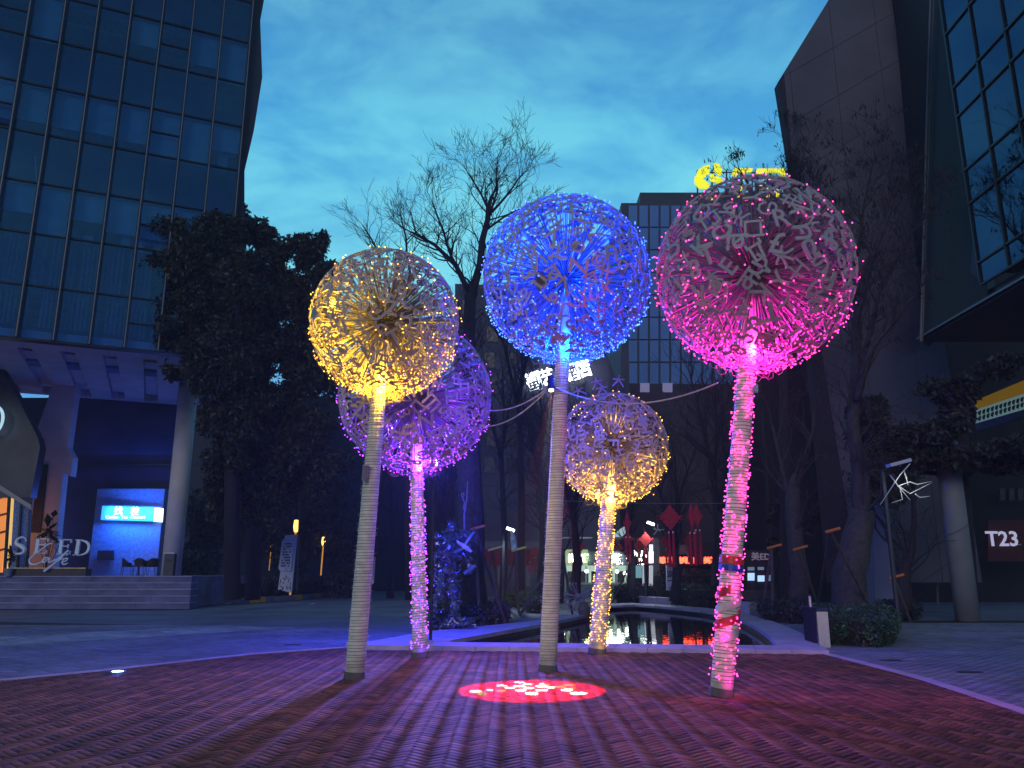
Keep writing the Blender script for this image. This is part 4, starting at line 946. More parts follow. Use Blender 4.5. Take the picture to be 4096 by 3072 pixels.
for k in range(22):
    x, y = 1120 + RL.random() * 42, 2305 + RL.random() * 55; a = RL.uniform(-.9, .9); dx, dy = 6 * sin(a), -6 * cos(a)
    MB().prism([P(u, v, YI - .02) for u, v in ((x - dx, y - dy), (x + dy * .35, y - dx * .35), (x + dx, y + dy), (x - dy * .35, y + dx * .35))], (0, .02, 0)).build('leaf_cutout', txt_m, ip)
r = empty('slim_post', P(1192, 2360, 41.5), 'slim dark post standing beside the leaning info panel', 'post'); MB().tube([P(1198, 2030, 41.5), P(1188, 2362, 41.5)], .05, 6).build('pole', mat('post_grey', (.1, .1, .12)), r)
ip2 = info_panel([(1484, 2230), (1501, 2228), (1494, 2335), (1470, 2333)], [(1478, 2236), (1492, 2236), (1489, 2290), (1472, 2290)], 'far white info panel partly hidden by the yellow pole', 46)

# ------------------------------------------------------------------ background buildings
def facade(name, label, pts, Y, depth, m, wins=(), wm=None, extra=None):
    r = empty(name, P(pts[0][0], 2350, Y), label, 'building'); MB().prism([P(x, y, Y) for x, y in pts], (0, depth, 0)).build('wall', m, r)
    for (x0, y0, x1, y1) in wins:
        MB().prism([P(x0, y0, Y - .12), P(x1, y0, Y - .12), P(x1, y1, Y - .12), P(x0, y1, Y - .12)], (0, .1, 0)).build('window', wm, r)
    return r
win_dark = mat('far_window', (.01, .012, .03), .25, var=.2)
hotel_m = mat('hotel_wall', (.085, .085, .14), .8, var=.25, scale=.4)
wins = []
for i in range(6):
    for j in range(7): wins.append((1850 + i * 88 + 10 * (j % 2), 1200 + j * 105, 1850 + i * 88 + 42 + 10 * (j % 2), 1262 + j * 105))
hb_ = facade('hotel_building', 'blue grey hotel block behind the bare trees with a lit roof name', [(1820, 1135), (2330, 1150), (2480, 1560), (2480, 2400), (1820, 2400)], 56, 14, hotel_m, wins, win_dark)
tw_m = mat('tower_frame', (.02, .022, .04), .6); tower_g = mat('tower_glass', (.10, .20, .50), .2, var=.15, scale=.2)
tw = facade('tower_building', 'dark glazed tower with pale vertical window bands between the blue and pink balls', [(2485, 812), (2560, 812), (2560, 770), (3180, 770), (3180, 2400), (2485, 2400)], 85, 20, tw_m, [], None)
for i in range(12):
    for j in range(10):
        x0 = 2515 + i * 42.5; MB().prism([P(x, y, 84.8) for x, y in ((x0, 822 + j * 90 if j else 822), (x0 + 34, 822 + j * 90), (x0 + 34, 906 + j * 90), (x0, 906 + j * 90))], (0, .15, 0)).build('window', tower_g, tw)
cen_m = mat('centre_block', (.045, .035, .055), .8, var=.3, scale=.3)
lit_win = mat('dim_window', (0, 0, 0), emit=(.28, .26, .5), es=.5)
cb_ = facade('low_dark_building', 'low dark building behind the shops with a few dim windows', [(2280, 1530), (3420, 1545), (3420, 2250), (2280, 2250)], 62, 10, cen_m, [(2561, 1532, 2598, 1568), (2651, 1532, 2690, 1568), (3010, 1538, 3045, 1570), (3120, 1538, 3150, 1570)], lit_win)
b = MB()
for k in range(16): b = MB().prism([P(x, y, 55.6) for x, y in ((2435 + k * 5.2, 1420 - k * 2), (2437.4 + k * 5.2, 1420 - k * 2), (2441 + k * 5.2, 1600), (2438.6 + k * 5.2, 1600))], (0, .1, 0)); b.build('louvre', mat('louvre_grey', (.07, .07, .10), .6), hb_)
lw2 = facade('left_rear_building', 'dark building in the gloom behind the evergreen trees', [(700, 1560), (1640, 1600), (1835, 1610), (1835, 2390), (700, 2390)], 70, 10, mat('rear_left', (.03, .03, .06), .8, var=.3, scale=.3), [], None)
rr2 = facade('right_rear_building', 'plain dark building behind the trees right of the shops', [(3160, 1500), (3700, 1500), (3700, 2400), (3160, 2400)], 52, 10, mat('rear_right', (.02, .014, .03), .8, var=.3, scale=.3), [], None)
# hotel sign
hs = empty('hotel_sign', P(2240, 1560, 55), 'slanting row of bright white hotel characters above the blue pole fork', 'sign')
hw = mat('hotel_white', (0, 0, 0), emit=(.8, .9, 1), es=5.0)
for ch, x, y, hpx in (('蜀', 2138, 1530, 66), ('艺', 2190, 1512, 58), ('术', 2259, 1508, 60), ('酒', 2295, 1490, 62), ('店', 2334, 1478, 64)):
    sign_text(ch, x, y, hpx, 55, hw, hs, bold=.035, tilt=.30, name='character', sx=.82)
# yellow rooftop sign on the tower
ys = empty('rooftop_sign', P(3000, 780, 84), 'large yellow rooftop logo and letters above the pink ball', 'sign')
ym = mat('sign_yellow', (0, 0, 0), emit=(.92, .9, .02), es=1.05)
def blob(name, polys):
    for pl_ in polys: MB().prism([P(2600 + x / 1.659, 500 + y / 1.659, 84) for x, y in pl_], (0, .5, 0)).build(name, ym, ys)
blob('logo_piece', [[(395, 260), (395, 315), (352, 345), (312, 333), (318, 300), (350, 275)], [(300, 338), (345, 350), (400, 395), (382, 412), (330, 410), (300, 375)], [(430, 248), (462, 262), (480, 290), (478, 322), (460, 320), (432, 296)], [(405, 322), (470, 350), (492, 378), (475, 378), (405, 362)], [(405, 445), (462, 440), (440, 478), (402, 490)]])
blob('letter_piece', [[(560, 286), (682, 286), (680, 300), (600, 304), (580, 330), (548, 326)], [(600, 340), (690, 340), (690, 354), (600, 354)], [(712, 288), (902, 288), (902, 356), (872, 358), (872, 304), (742, 304), (740, 330), (708, 330)], [(762, 345), (830, 345), (830, 356), (762, 356)],
    [(565, 408), (608, 405), (606, 432), (575, 440)], [(612, 402), (640, 402), (640, 412), (612, 412)], [(562, 446), (600, 446), (600, 466), (562, 466)], [(672, 400), (682, 400), (682, 430), (672, 430)], [(710, 400), (755, 395), (740, 460), (725, 430)], [(905, 386), (968, 384), (968, 404), (940, 420), (966, 424), (966, 462), (890, 466), (930, 440), (900, 410)], [(780, 400), (800, 400), (800, 466), (780, 466)], [(846, 420), (862, 420), (862, 466), (846, 466)]])
b = MB()
for k in range(8): MB().tube([P(2790 + k * 58, 800, 84.8), P(2790 + k * 58, 680, 84.8)], .1, 5).build('support_post', dark_m, ys)
for y in (690, 745): MB().tube([P(2785, y, 84.7), P(3190, y, 84.7)], .08, 5).build('support_rail', dark_m, ys)

# ------------------------------------------------------------------ shops, lit signs, banners
YS = 50
shop = empty('lit_shop', P(2400, 2390, YS), 'brightly lit green and white shop front behind the pool', 'shop')
def SQ(name, x0, y0, x1, y1, Y, m, parent, d=.2): return MB().prism([P(x0, y0, Y), P(x1, y0, Y), P(x1, y1, Y), P(x0, y1, Y)], (0, d, 0)).build(name, m, parent)
grn = mat('shop_green', (.16, .24, .16), .6, var=.1); SQ('fascia', 2262, 2198, 2352, 2262, YS, mat('fascia_green', (0, 0, 0), emit=(.24, .36, .18), es=.9), shop)
SQ('fascia', 2354, 2205, 2520, 2262, YS, mat('fascia_grey', (.12, .16, .2), .5), shop)
SQ('interior_wall', 2262, 2262, 2510, 2345, YS + 2.5, mat('shop_glow', (0, 0, 0), emit=(.42, .60, .48), es=1.0), shop)  # wall and green fascia glow in place of the shop's lamps
for x in (2262, 2345, 2428, 2468, 2508): SQ('shop_pillar', x - 3, 2262, x + 3, 2382, YS, mat('shop_pillar', (.5, .6, .52), .5), shop)
shelf_m = mat('shop_shelf', (.16, .17, .13), .6, var=.6, scale=6)
for k in range(5): SQ('goods_shelf', 2270 + k * 48, 2285, 2306 + k * 48, 2330, YS + 2.2, shelf_m, shop)
SQ('counter', 2262, 2330, 2510, 2338, YS - .3, mat('counter_top', (.5, .5, .42), .5), shop); SQ('counter_front', 2264, 2338, 2508, 2384, YS - .2, mat('counter_teal', (.12, .22, .22), .5), shop)
SQ('kiosk_box', 2412, 2368, 2452, 2410, 44, mat('mint_box', (.32, .5, .40), .6), shop, .6)
ww = mat('white_neon', (0, 0, 0), emit=(.85, 1, .9), es=9); gw = mat('green_neon', (0, 0, 0), emit=(.8, 1, .55), es=8)
for ch, x, m in (('尚', 2289, gw), ('品', 2306, gw), ('鲜', 2338, gw), ('果', 2420, ww), ('之', 2442, ww), ('茶', 2470, ww)): sign_text(ch, x, 2235, 26, YS - .15, m, shop, bold=.05, name='character')
sign_text('FRESH', 2478, 2254, 7, YS - .15, ww, shop, bold=.03, name='small_lettering')
bulb_w = mat('white_bulb', (0, 0, 0), emit=(.9, 1, .85), es=12)
for x, y in ((2248, 2287), (2347, 2285), (2436, 2288), (2468, 2286), (2500, 2294)):
    b = MB(); q = P(x, y, 46); b.ico(q, .11); b.build('spot_bulb', bulb_w, shop)
SQ('roof', 2230, 2148, 2370, 2152, 48, white_m, shop, .5)
gr = empty('glass_roof', P(2470, 2160, 47), 'pale lit glass roof slope above the shop', 'roof')
MB().prism([P(x, y, 47) for x, y in ((2440, 2150), (2490, 2110), (2504, 2104), (2506, 2130), (2488, 2146))], (0, .3, 0)).build('panel', mat('roof_glow', (0, 0, 0), emit=(.42, .62, .66), es=.7), gr)
MB().tube([P(2436, 2152, 46.9), P(2500, 2152, 46.9)], .06, 6).build('beam', cap_m, gr)
def vsign(name, x0, y0, x1, y1, Y, label, em, es): 
    r = empty(name, P(x0, y1, Y), label, 'sign'); SQ('panel', x0, y0, x1, y1, Y, mat(name + str(x0), (0, 0, 0), emit=em, es=es), r); return r
v = vsign('lit_vertical_sign', 2598, 2205, 2613, 2252, 46, 'tall white glowing vertical sign beside the grey slanted column', (.9, .9, 1), 3.2)
SQ('upper_panel', 2599, 2178, 2612, 2203, 46, mat('v_upper', (0, 0, 0), emit=(.7, .75, .9), es=1.6), v)
v = empty('white_glow_sign', P(2555, 2250, 47), 'short stack of glowing white characters left of the vertical sign', 'sign')
sign_text('小 八', 2555, 2218, 22, 47, ww, v, bold=.05, name='character'); sign_text('88', 2560, 2240, 12, 47, ww, v, bold=.03, name='character'); SQ('light_bar', 2552, 2256, 2575, 2259, 47, ww, v)
v = empty('white_glow_sign', P(2516, 2256, 45), 'narrow white glowing hanging sign under the edge-on red knot', 'sign')
sign_text('川', 2517, 2226, 18, 45, ww, v, bold=.03, name='character'); sign_text('小', 2519, 2246, 16, 45, ww, v, bold=.04, name='character')
SQ('lit_case', 2545, 2262, 2568, 2312, 48, mat('cyan_case', (0, 0, 0), emit=(.15, .35, .42), es=.7), shop)
gc = empty('grey_column', P(2630, 2340, 48), 'grey slanted concrete column beside the vertical white sign', 'column'); MB().prism([P(x, y, 48) for x, y in ((2612, 2160), (2634, 2150), (2652, 2340), (2606, 2340))], (0, .8, 0)).build('shaft', mat('grey_column', (.11, .11, .14), .7), gc)
for x in (2575, 2601, 2608): b = MB().tube([P(x, 2262, 47), P(x - 1, 2345, 47)], .07, 5); b.build('bright_mullion', mat('glow_mullion', (0, 0, 0), emit=(.6, .65, .75), es=.6), gc)  # mullions glow: the shop light is put into their material
# red LED sign
rsn = empty('red_led_sign', P(2740, 2255, 47), 'glowing red LED row of characters above a dark shop', 'sign')
SQ('board', 2636, 2226, 2860, 2256, 47, mat('led_board', (.05, .005, .005), .6), rsn)
rl = mat('red_led', (0, 0, 0), emit=(1, .07, .03), es=6)
for ch, x in (('歌', 2652), ('城', 2682), ('串', 2692), ('串', 2722), ('火', 2736), ('锅', 2752), ('日', 2782), ('·', 2806), ('美', 2828), ('食', 2845)): sign_text(ch, x, 2243, 20, 46.8, rl, rsn, bold=.05, name='character')
for ch, x in (('火', 2668),): pass
ds = empty('dark_shop', P(2740, 2380, 48), 'dim shop front under the red LED sign', 'shop')
SQ('wall', 2640, 2170, 2880, 2385, 48, mat('dark_shop', (.035, .02, .03), .7, var=.3), ds)
for k in range(5): SQ('window', 2650 + k * 44, 2265, 2686 + k * 44, 2340, 47.9, mat('dark_shop_glass', (.03, .015, .02), .2), ds, .08)
MB().prism([P(x, y, 47.6) for x, y in ((2688, 2180), (2745, 2180), (2750, 2218), (2688, 2218))], (0, .1, 0)).build('poster', mat('poster_grey', (.12, .10, .12), .7), ds)
eds = empty('dark_shop', P(3030, 2400, 46), 'dark shop with bright screens in its windows right of the pink pole', 'shop')
SQ('wall', 2960, 2200, 3400, 2395, 46, mat('ed_shop', (.045, .03, .045), .7), eds)
sign_text('美EDu', 3052, 2228, 26, 45.8, mat('ed_letters', (0, 0, 0), emit=(.4, .3, .45), es=.35), eds, name='lettering', bold=.02)
scr = mat('lit_screen', (0, 0, 0), emit=(.35, .55, .95), es=1.4); scr2 = mat('lit_screen_dim', (0, 0, 0), emit=(.22, .3, .5), es=.5)
for (x0, y0, x1, y1, m) in ((2992, 2292, 3018, 2322, scr), (3032, 2302, 3058, 2326, scr), (2992, 2268, 3018, 2282, scr2), (3032, 2268, 3056, 2280, scr2), (3072, 2300, 3100, 2324, scr2), (3284, 2268, 3322, 2292, scr2), (3302, 2310, 3324, 2326, scr), (3186, 2306, 3192, 2318, scr), (3200, 2262, 3204, 2270, scr)):
    SQ('screen', x0, y0, x1, y1, 45.9, m, eds, .08)
for k in range(5): SQ('window_bar', 2984 + k * 42, 2262, 2988 + k * 42, 2390, 45.8, dark_m, eds, .1)
MB().box(P(3100, 2395, 45.5).x, 45.3, .3, 7, .4, .5).build('plinth', mat('ed_plinth', (.08, .06, .08), .7), eds)
# white totem
tt = empty('white_totem', P(2680, 2366, 40), 'slim white totem sign with dark characters by the hedge', 'sign')
MB().prism([P(x, y, 40) for x, y in ((2666, 2258), (2690, 2258), (2694, 2362), (2668, 2362))], (0, .2, 0)).build('board', mat('totem_white', (.40, .40, .50), .5), tt)
for k, ch in enumerate('江湖'): sign_text(ch, 2679, 2278 + k * 22, 20, 39.95, txt_m, tt, bold=.02, name='character')
SQ('base_band', 2669, 2320, 2693, 2324, 39.95, txt_m, tt, .02)
# red knots
knots = [(2510, 2046, 2138, 2222, .30, 27, 'orange red knot hung edge-on just right of the small yellow ball', 0), (2681, 2022, 2118, 2268, 1.05, 27, 'largest red knot hung face-on between the small yellow ball and the pink pole', 0),
    (2766, 2018, 2120, 2262, .30, 26, 'red knot hung edge-on, left one of the close pair by the pink pole', 0), (2788, 2018, 2110, 2258, .45, 27.5, 'red knot turned half sideways, right one of the close pair by the pink pole', 0),
    (2945, 2118, 2186, 2262, 1.0, 34, 'red knot with a short tassel just right of the pink pole', 0), (2226, 2005, 2085, 2190, 1.0, 30, 'red knot with a wire curl peeping out right of the blue pole', 0),
    (2512, 2130, 2180, 2250, 1.0, 40, 'dull red knot behind the edge-on knot', 0), (2582, 2128, 2188, 2260, 1.0, 40, 'dull red knot above the white characters', 0), (2668, 2134, 2190, 2262, 1.0, 38, 'dull red knot left of the largest knot tassel', 0), (2555, 2160, 2204, 2262, 1.0, 46, 'small dim red knot over the shop', 0),
    (2755, 2136, 2184, 2252, .9, 40, 'dim red knot behind the close pair', 0), (2324, 2170, 2206, 2262, 1.0, 46, 'dim red knot over the green fascia', 0), (2292, 2196, 2226, 2280, 1.0, 50, 'small dim red knot low over the green fascia', 0), (2480, 2175, 2206, 2260, .9, 46, 'small dim red knot above the white shop letters', 0), (2140, 2185, 2225, 2290, 1.0, 44, 'dark red knot left of the blue pole', 0), (2118, 2215, 2245, 2290, .8, 48, 'dim red knot in the tree left of the blue pole', 0)]
for (px, y0, y1, y2, asp, Y, label, _) in knots:
    cpt = P(px, (y0 + y1) / 2, Y); r = empty('red_knot', P(px, y0, Y), label, 'ornament', 'red knots hung on wires'); h = (y1 - y0) / F * Y / 2; w = h * .82 * asp
    b = MB(); n = 8
    pts = []
    for (ax, az, bx, bz) in ((0, 1, 1, 0), (1, 0, 0, -1), (0, -1, -1, 0), (-1, 0, 0, 1)):
        for k in range(n):
            t = k / n; s2 = 1 + (.09 if k % 2 else -.02); pts.append(((ax + (bx - ax) * t) * w * s2, (az + (bz - az) * t) * h * s2))
    b.prism([(cpt.x + x, Y, cpt.z + z) for x, z in pts], (0, max(.05, .25 * (1 - asp) + .05), 0)); b.build('knot_body', red_m, r)
    for sg in (-1, 1):
        lp = MB(); lp.tube([(cpt.x + sg * (w * .95 + w * .16 * (1 + cos(t))), Y, cpt.z + h * .18 * sin(t)) for t in np.linspace(0, 2 * pi, 9)], .018, 4, cap=False); lp.build('loop', red_m, r)
    zt = P(px, y1, Y).z; zb = P(px, y2, Y).z
    MB().tube([(cpt.x, Y, P(px, y0 - 6, Y).z), (cpt.x, Y, P(px, y0 + 4, Y).z)], .02, 4).build('hanger', red_m, r)
    for sg in (-1, 1):
        x = cpt.x + sg * h * .17
        MB().lathe([(h * .07, 0), (h * .07, h * .14)], 8, (x, Y, zt - h * .30)).build('bead', gold_m, r)
        MB().tube([(cpt.x, Y, zt + .02), (x, Y, zt - h * .16)], .012, 4).build('cord', red_m, r)
        MB().lathe([(h * .16, 0), (h * .14, (zt - zb) * .35), (h * .09, (zt - h * .3) - zb)], 8, (x, Y, zb)).build('tassel', red_m, r)
ban = empty('red_hoarding', P(2000, 2300, 48), 'dim red hoarding under grey fascia behind the propped trees', 'hoarding')
for k in range(5): SQ('panel', 1905 + k * 55, 2198, 1957 + k * 55, 2262, 48, redtrim_m, ban)
SQ('fascia', 1900, 2165, 2180, 2194, 48, mat('grey_fascia', (.14, .13, .18), .7), ban); 
for x in (1990, 2050, 2105): SQ('pillar', x, 2262, x + 16, 2345, 48, mat('pale_pillar', (.16, .15, .2), .7), ban)
# hanging wire for the knots and overhead cables
def cable(p, q, sag, label, r_=.012, m=pale_wire_m, n=16):
    pts = [p.lerp(q, i / n) - Vector((0, 0, sag * 4 * (i / n) * (1 - i / n))) for i in range(n + 1)]
    MB().tube(pts, r_, 5).build('cable', m, label=label, cat='cable', group='cables strung between poles')
cable(P(2240, 2002, 28), P(2940, 2012, 28), .05, 'thin wire carrying the red knots', .01, wire_m)

# benches / stone blocks, dandelion metal sculpture, bin
for (pts, Y, label) in ((((2556, 2386), (2683, 2393), (2676, 2424), (2562, 2416)), 0, 'long pale stone block seat behind the far pool edge'), (((2925, 2405), (3000, 2408), (3000, 2458), (2925, 2452)), 0, 'pale stone block seat right of the pink pole')):
    a = G(*pts[3]); b_ = G(*pts[2]); top = P(pts[0][0], pts[0][1], a.y).z
    r = empty('stone_bench', a, label, 'bench'); MB().prism([a, b_, b_ + Vector((.1, 1.0, 0)), a + Vector((.1, 1.0, 0))], (0, 0, top - .06)).build('block', bench_m, r)
    MB().prism([Vector((p.x, p.y, top - .055)) for p in (a + Vector((-.05, -.04, 0)), b_ + Vector((.05, -.04, 0)), b_ + Vector((.15, 1.04, 0)), a + Vector((.05, 1.04, 0)))], (0, 0, .055)).build('slab', bench_m, r)
dq = G(2335, 2468); dsq = empty('dandelion_sculpture', dq, 'small metal dandelion sculpture on two bent stems beside the pool', 'sculpture')
Yd = dq.y; dc = P(2312, 2385, Yd)
MB().ico(dc, .12).build('hub', metal_m, dsq)
for k in range(26):
    dv = Vector((R.gauss(0, 1), R.gauss(0, .6), R.gauss(0, 1))).normalized(); e2 = dc + dv * .48
    rod = MB().tube([dc, e2], .014, 4).build('spoke', metal_m, dsq); MB().ico(e2, .045).build('tip', metal_m, rod)
MB().tube([dc, P(2320, 2400, Yd), P(2334, 2440, Yd), P(2336, 2470, Yd)], .04, 6).build('stem', metal_m, dsq); MB().tube([P(2322, 2375, Yd), P(2338, 2410, Yd), P(2342, 2470, Yd)], .04, 6).build('stem', metal_m, dsq)
MB().lathe([(.16, 0), (.22, .25), (.12, .5), (.08, .5)], 8, (P(2337, 2468, Yd).x, Yd, 0)).build('base', mat('base_olive', (.12, .11, .06), .7), dsq)

bx0, bx1 = G(3248, 2585), G(3325, 2590); bn = empty('litter_bin', bx0, 'stainless steel litter bin with black side slats at the end of the pool coping', 'bin')
hb2 = P(3325, 2447, bx1.y).z
MB().prism([G(3278, 2589), G(3323, 2590), G(3323, 2590) + Vector((.05, .32, 0)), G(3278, 2589) + Vector((.05, .32, 0))], (0, 0, hb2)).build('steel_panel', steel_m, bn)
for k in range(4):
    x = 3240 + k * 10; y = 2575 + k * 3.6; q = G(x, y); MB().box(q.x, q.y + .1, hb2 / 2 + .03, .035, .2, hb2 + .06, .2).build('side_slat', black_m, bn)
MB().prism([Vector((p.x, p.y, hb2 + .03)) for p in (G(3234, 2572), G(3326, 2590), G(3326, 2590) + Vector((.02, .36, 0)), G(3234, 2572) + Vector((.02, .36, 0)))], (0, 0, .04)).build('lid', mat('bin_lid', (.1, .1, .12), .4, metal=.5), bn)
q = G(3262, 2580); MB().lathe([(.035, 0), (.03, .22), (.05, .25)], 8, (q.x, q.y + .1, hb2 + .07)).build('ashtray', steel_m, bn)

# ------------------------------------------------------------------ scrap metal robot
RY = 22.3
rob = empty('scrap_robot', G(1880, 2510), 'large humanoid figure welded from scrap metal parts beside a tree trunk', 'sculpture')
rr_ = random.Random(9)
def plates(name, px, py, rx, ry, n, seed, dY=0, sz=(10, 26)):
    rs = random.Random(seed); b = MB()
    q = P(px, py, RY + dY); k_ = RY / F
    # solid, faceted core
    b.lathe([(rx * k_ * .35, -ry * k_), (rx * k_ * .8, -ry * k_ * .5), (rx * k_ * .75, ry * k_ * .4), (rx * k_ * .4, ry * k_)], 8, q)
    for i in range(n):
        a = rs.uniform(0, 2 * pi); z = rs.uniform(-1, 1); x = sin(a) * rx * .9; pc = q + Vector((x * k_, -abs(cos(a)) * rx * k_ * .8, z * ry * k_))
        M = Matrix.Rotation(rs.uniform(0, pi), 3, 'Y') @ Matrix.Rotation(rs.uniform(-.8, .8), 3, 'X') @ Matrix.Rotation(rs.uniform(-.8, .8), 3, 'Z')
        L = rs.uniform(*sz) * k_
        if rs.random() < .6: b.box(pc.x, pc.y, pc.z, L, .04, L * rs.uniform(.2, .45), M=M)
        else: b.tube([pc + M @ Vector((cos(t) * L * .5, 0, sin(t) * L * .5)) for t in np.linspace(0, rs.uniform(2.5, 5), 8)], .022, 5)
    return b.build(name, scrap_m, rob)
plates('head', 1806, 2118, 16, 24, 16, 1, sz=(8, 18)); plates('chest', 1800, 2195, 52, 55, 80, 2, sz=(16, 42)); plates('shoulder', 1758, 2170, 24, 26, 22, 3); plates('shoulder', 1866, 2150, 28, 28, 26, 4)
plates('pelvis', 1795, 2278, 36, 34, 34, 5); plates('thigh', 1760, 2345, 20, 52, 30, 6); plates('thigh', 1815, 2345, 24, 50, 34, 7); plates('shin', 1738, 2430, 18, 50, 26, 8); plates('shin', 1818, 2440, 22, 46, 30, 9)
plates('foot', 1790, 2495, 44, 12, 20, 10, -.3, (14, 30)); plates('foot', 1858, 2492, 34, 14, 20, 11, -.3, (14, 30)); plates('foot', 1718, 2478, 26, 12, 12, 18, .2)
plates('upper_arm', 1885, 2190, 18, 34, 22, 12); plates('forearm', 1882, 2262, 16, 34, 22, 13, -.2); plates('upper_arm', 1745, 2240, 14, 34, 18, 14); plates('forearm', 1740, 2310, 14, 34, 18, 15)
for k in range(5): MB().tube([P(1798 + k * 5, 2108, RY), P(1788 + k * 9, 2078 - (k % 2) * 8, RY - .1)], [.03, .008], 5).build('crest_spike', scrap_m, rob)
MB().prism([P(x, y, RY - .9) for x, y in ((1826, 2160), (1866, 2180), (1890, 2205), (1882, 2210), (1862, 2200), (1828, 2170))], (0, .08, 0)).build('shield_blade', mat('bright_scrap', (.35, .4, .5), .3, metal=.7), rob)
MB().tube([P(1820, 2210, RY - .6), P(1850, 2195, RY - .7), P(1880, 2150, RY - .7), P(1896, 2130, RY - .6)], .05, 6).build('pipe', mat('bright_scrap', (.3, .3, .4)), rob)
MB().tube([P(1856, 2295, RY - .6), P(1880, 2280, RY - .6), P(1902, 2262, RY - .6)], .045, 6).build('bar', mat('bright_scrap', (.3, .3, .4)), rob)
# whip-like metal rod above the robot
wr = empty('metal_rod', P(1860, 2130, 22.8), 'thin upright metal rod with a small ring above the robot', 'rod')
MB().tube([P(1858, 2140, 22.8), P(1857, 2060, 22.8), P(1868, 1990, 22.8), P(1870, 1925, 22.8)], [.03, .025, .018, .01], 5).build('rod', metal_m, wr)
MB().tube([P(1851, 1980, 22.8) + Vector((.035 * cos(t), 0, .055 * sin(t))) for t in np.linspace(0, 2 * pi, 10)], .012, 5, cap=False).build('ring', metal_m, wr)
MB().tube([P(1850, 1990, 22.8), P(1858, 2010, 22.8), P(1855, 2030, 22.8), P(1859, 2050, 22.8)], .014, 5).build('arm', metal_m, wr)

# street lights and twigs painted in a lit tone
def street_light(px, py, Y, label, strength):
    q = P(px, py, Y); r = empty('street_light', (q.x, Y, 0), label, 'street light'); k_ = Y / F
    MB().tube([(q.x - .3, Y + .3, 0), (q.x - .3, Y + .3, q.z - .2), (q.x - .05, Y, q.z)], .06, 6).build('pole', dark_m, r)
    MB().box(q.x, Y - .05, q.z, .34, .3, .10, M=Matrix.Rotation(.35, 3, 'Y')).build('head', mat('street_head', (0, 0, 0), emit=(.85, .95, 1), es=7), r) if strength > 50 else MB().box(q.x, Y - .07, q.z + .01, .6, .3, .09, M=Matrix.Rotation(-.25, 3, 'Y')).build('head', white_m, r)
    l = bpy.data.lights.new('street_lamp', 'SPOT'); l.energy = strength; l.color = (.75, .95, 1); l.spot_size = radians(130); l.spot_blend = .6; l.shadow_soft_size = .1
    lo = bpy.data.objects.new('street_lamp', l); COL.objects.link(lo); lo.location = (q.x, Y - .1, q.z - .2)
street_light(2602, 2094, 40, 'street light with a glowing white head over the shops', 220)
street_light(2042, 2118, 33, 'street light glowing behind the propped trees left of the blue pole', 260)
street_light(3590, 1855, 22, 'unlit looking flat street lamp head in the right hand branches', 30)
def twigs(name, center, Y, n, size, label, em):
    r = empty(name, P(*center, Y), label, 'branch'); b = MB(); rs = random.Random(4)
    for i in range(n):
        a = rs.uniform(-.6, .7) if name == 'lit_branch' else rs.uniform(0, 6.28); p = P(*center, Y); pts = [p]
        for k in range(4): a += rs.gauss(0, .25); p = p + Vector((cos(a), rs.gauss(0, .3), sin(a) * .7)) * size / 4; pts.append(p)
        b.tube(pts, [.03, .025, .02, .012, .008], 4)
    b.build('twig', em, r)
lit_tone_twig = mat('lit_tone_twig', (.6, .62, .55), .6)  # near-white bark, lamp light painted into the colour
rlb = empty('lit_branch', P(3560, 1935, 21.5), 'bare branch coloured pale as if lit by a street lamp at the right', 'branch')
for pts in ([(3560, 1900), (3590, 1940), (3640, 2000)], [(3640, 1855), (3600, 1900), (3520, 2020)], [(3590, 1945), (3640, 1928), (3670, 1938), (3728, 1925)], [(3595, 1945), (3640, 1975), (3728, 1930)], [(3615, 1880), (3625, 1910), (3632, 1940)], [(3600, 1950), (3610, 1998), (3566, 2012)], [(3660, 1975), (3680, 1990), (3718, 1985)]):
    MB().tube([P(x, y, 21.5) for x, y in pts], [.016] * (len(pts) - 1) + [.007], 5).build('twig', lit_tone_twig, rlb)
sp = bpy.data.lights.new('branch_spot', 'SPOT'); sp.energy = 40; sp.color = (.9, 1, .9); sp.spot_size = radians(50); sp.spot_blend = .5; sp.shadow_soft_size = .1
sp_o = bpy.data.objects.new('branch_spot', sp); COL.objects.link(sp_o); sp_o.location = P(3590, 1862, 21.0); dv = P(3640, 1950, 21.5) - sp_o.location; sp_o.rotation_euler = dv.to_track_quat('-Z', 'Y').to_euler()
l2b = empty('lit_branch', P(2640, 2120, 39), 'twigs coloured pale as if lit under the street light above the shops', 'branch')
for pts in ([(2612, 2115), (2630, 2120), (2656, 2118)], [(2616, 2108), (2628, 2122), (2615, 2138)], [(2631, 2096), (2630, 2112), (2640, 2124)]): MB().tube([P(x, y, 39) for x, y in pts], .03, 4).build('twig', lit_tone_twig, l2b)
tl = empty('tree_stub', P(2055, 2190, 30), 'tree stub coloured green white as if lit by the street light', 'stub'); MB().tube([P(2058, 2200, 30), P(2052, 2150, 30), P(2046, 2122, 30)], [.12, .1, .04], 8).build('stub', mat('lit_tone_bark', (.45, .6, .45), .7, var=.5), tl)  # street light's green-white is painted into the stub's colour

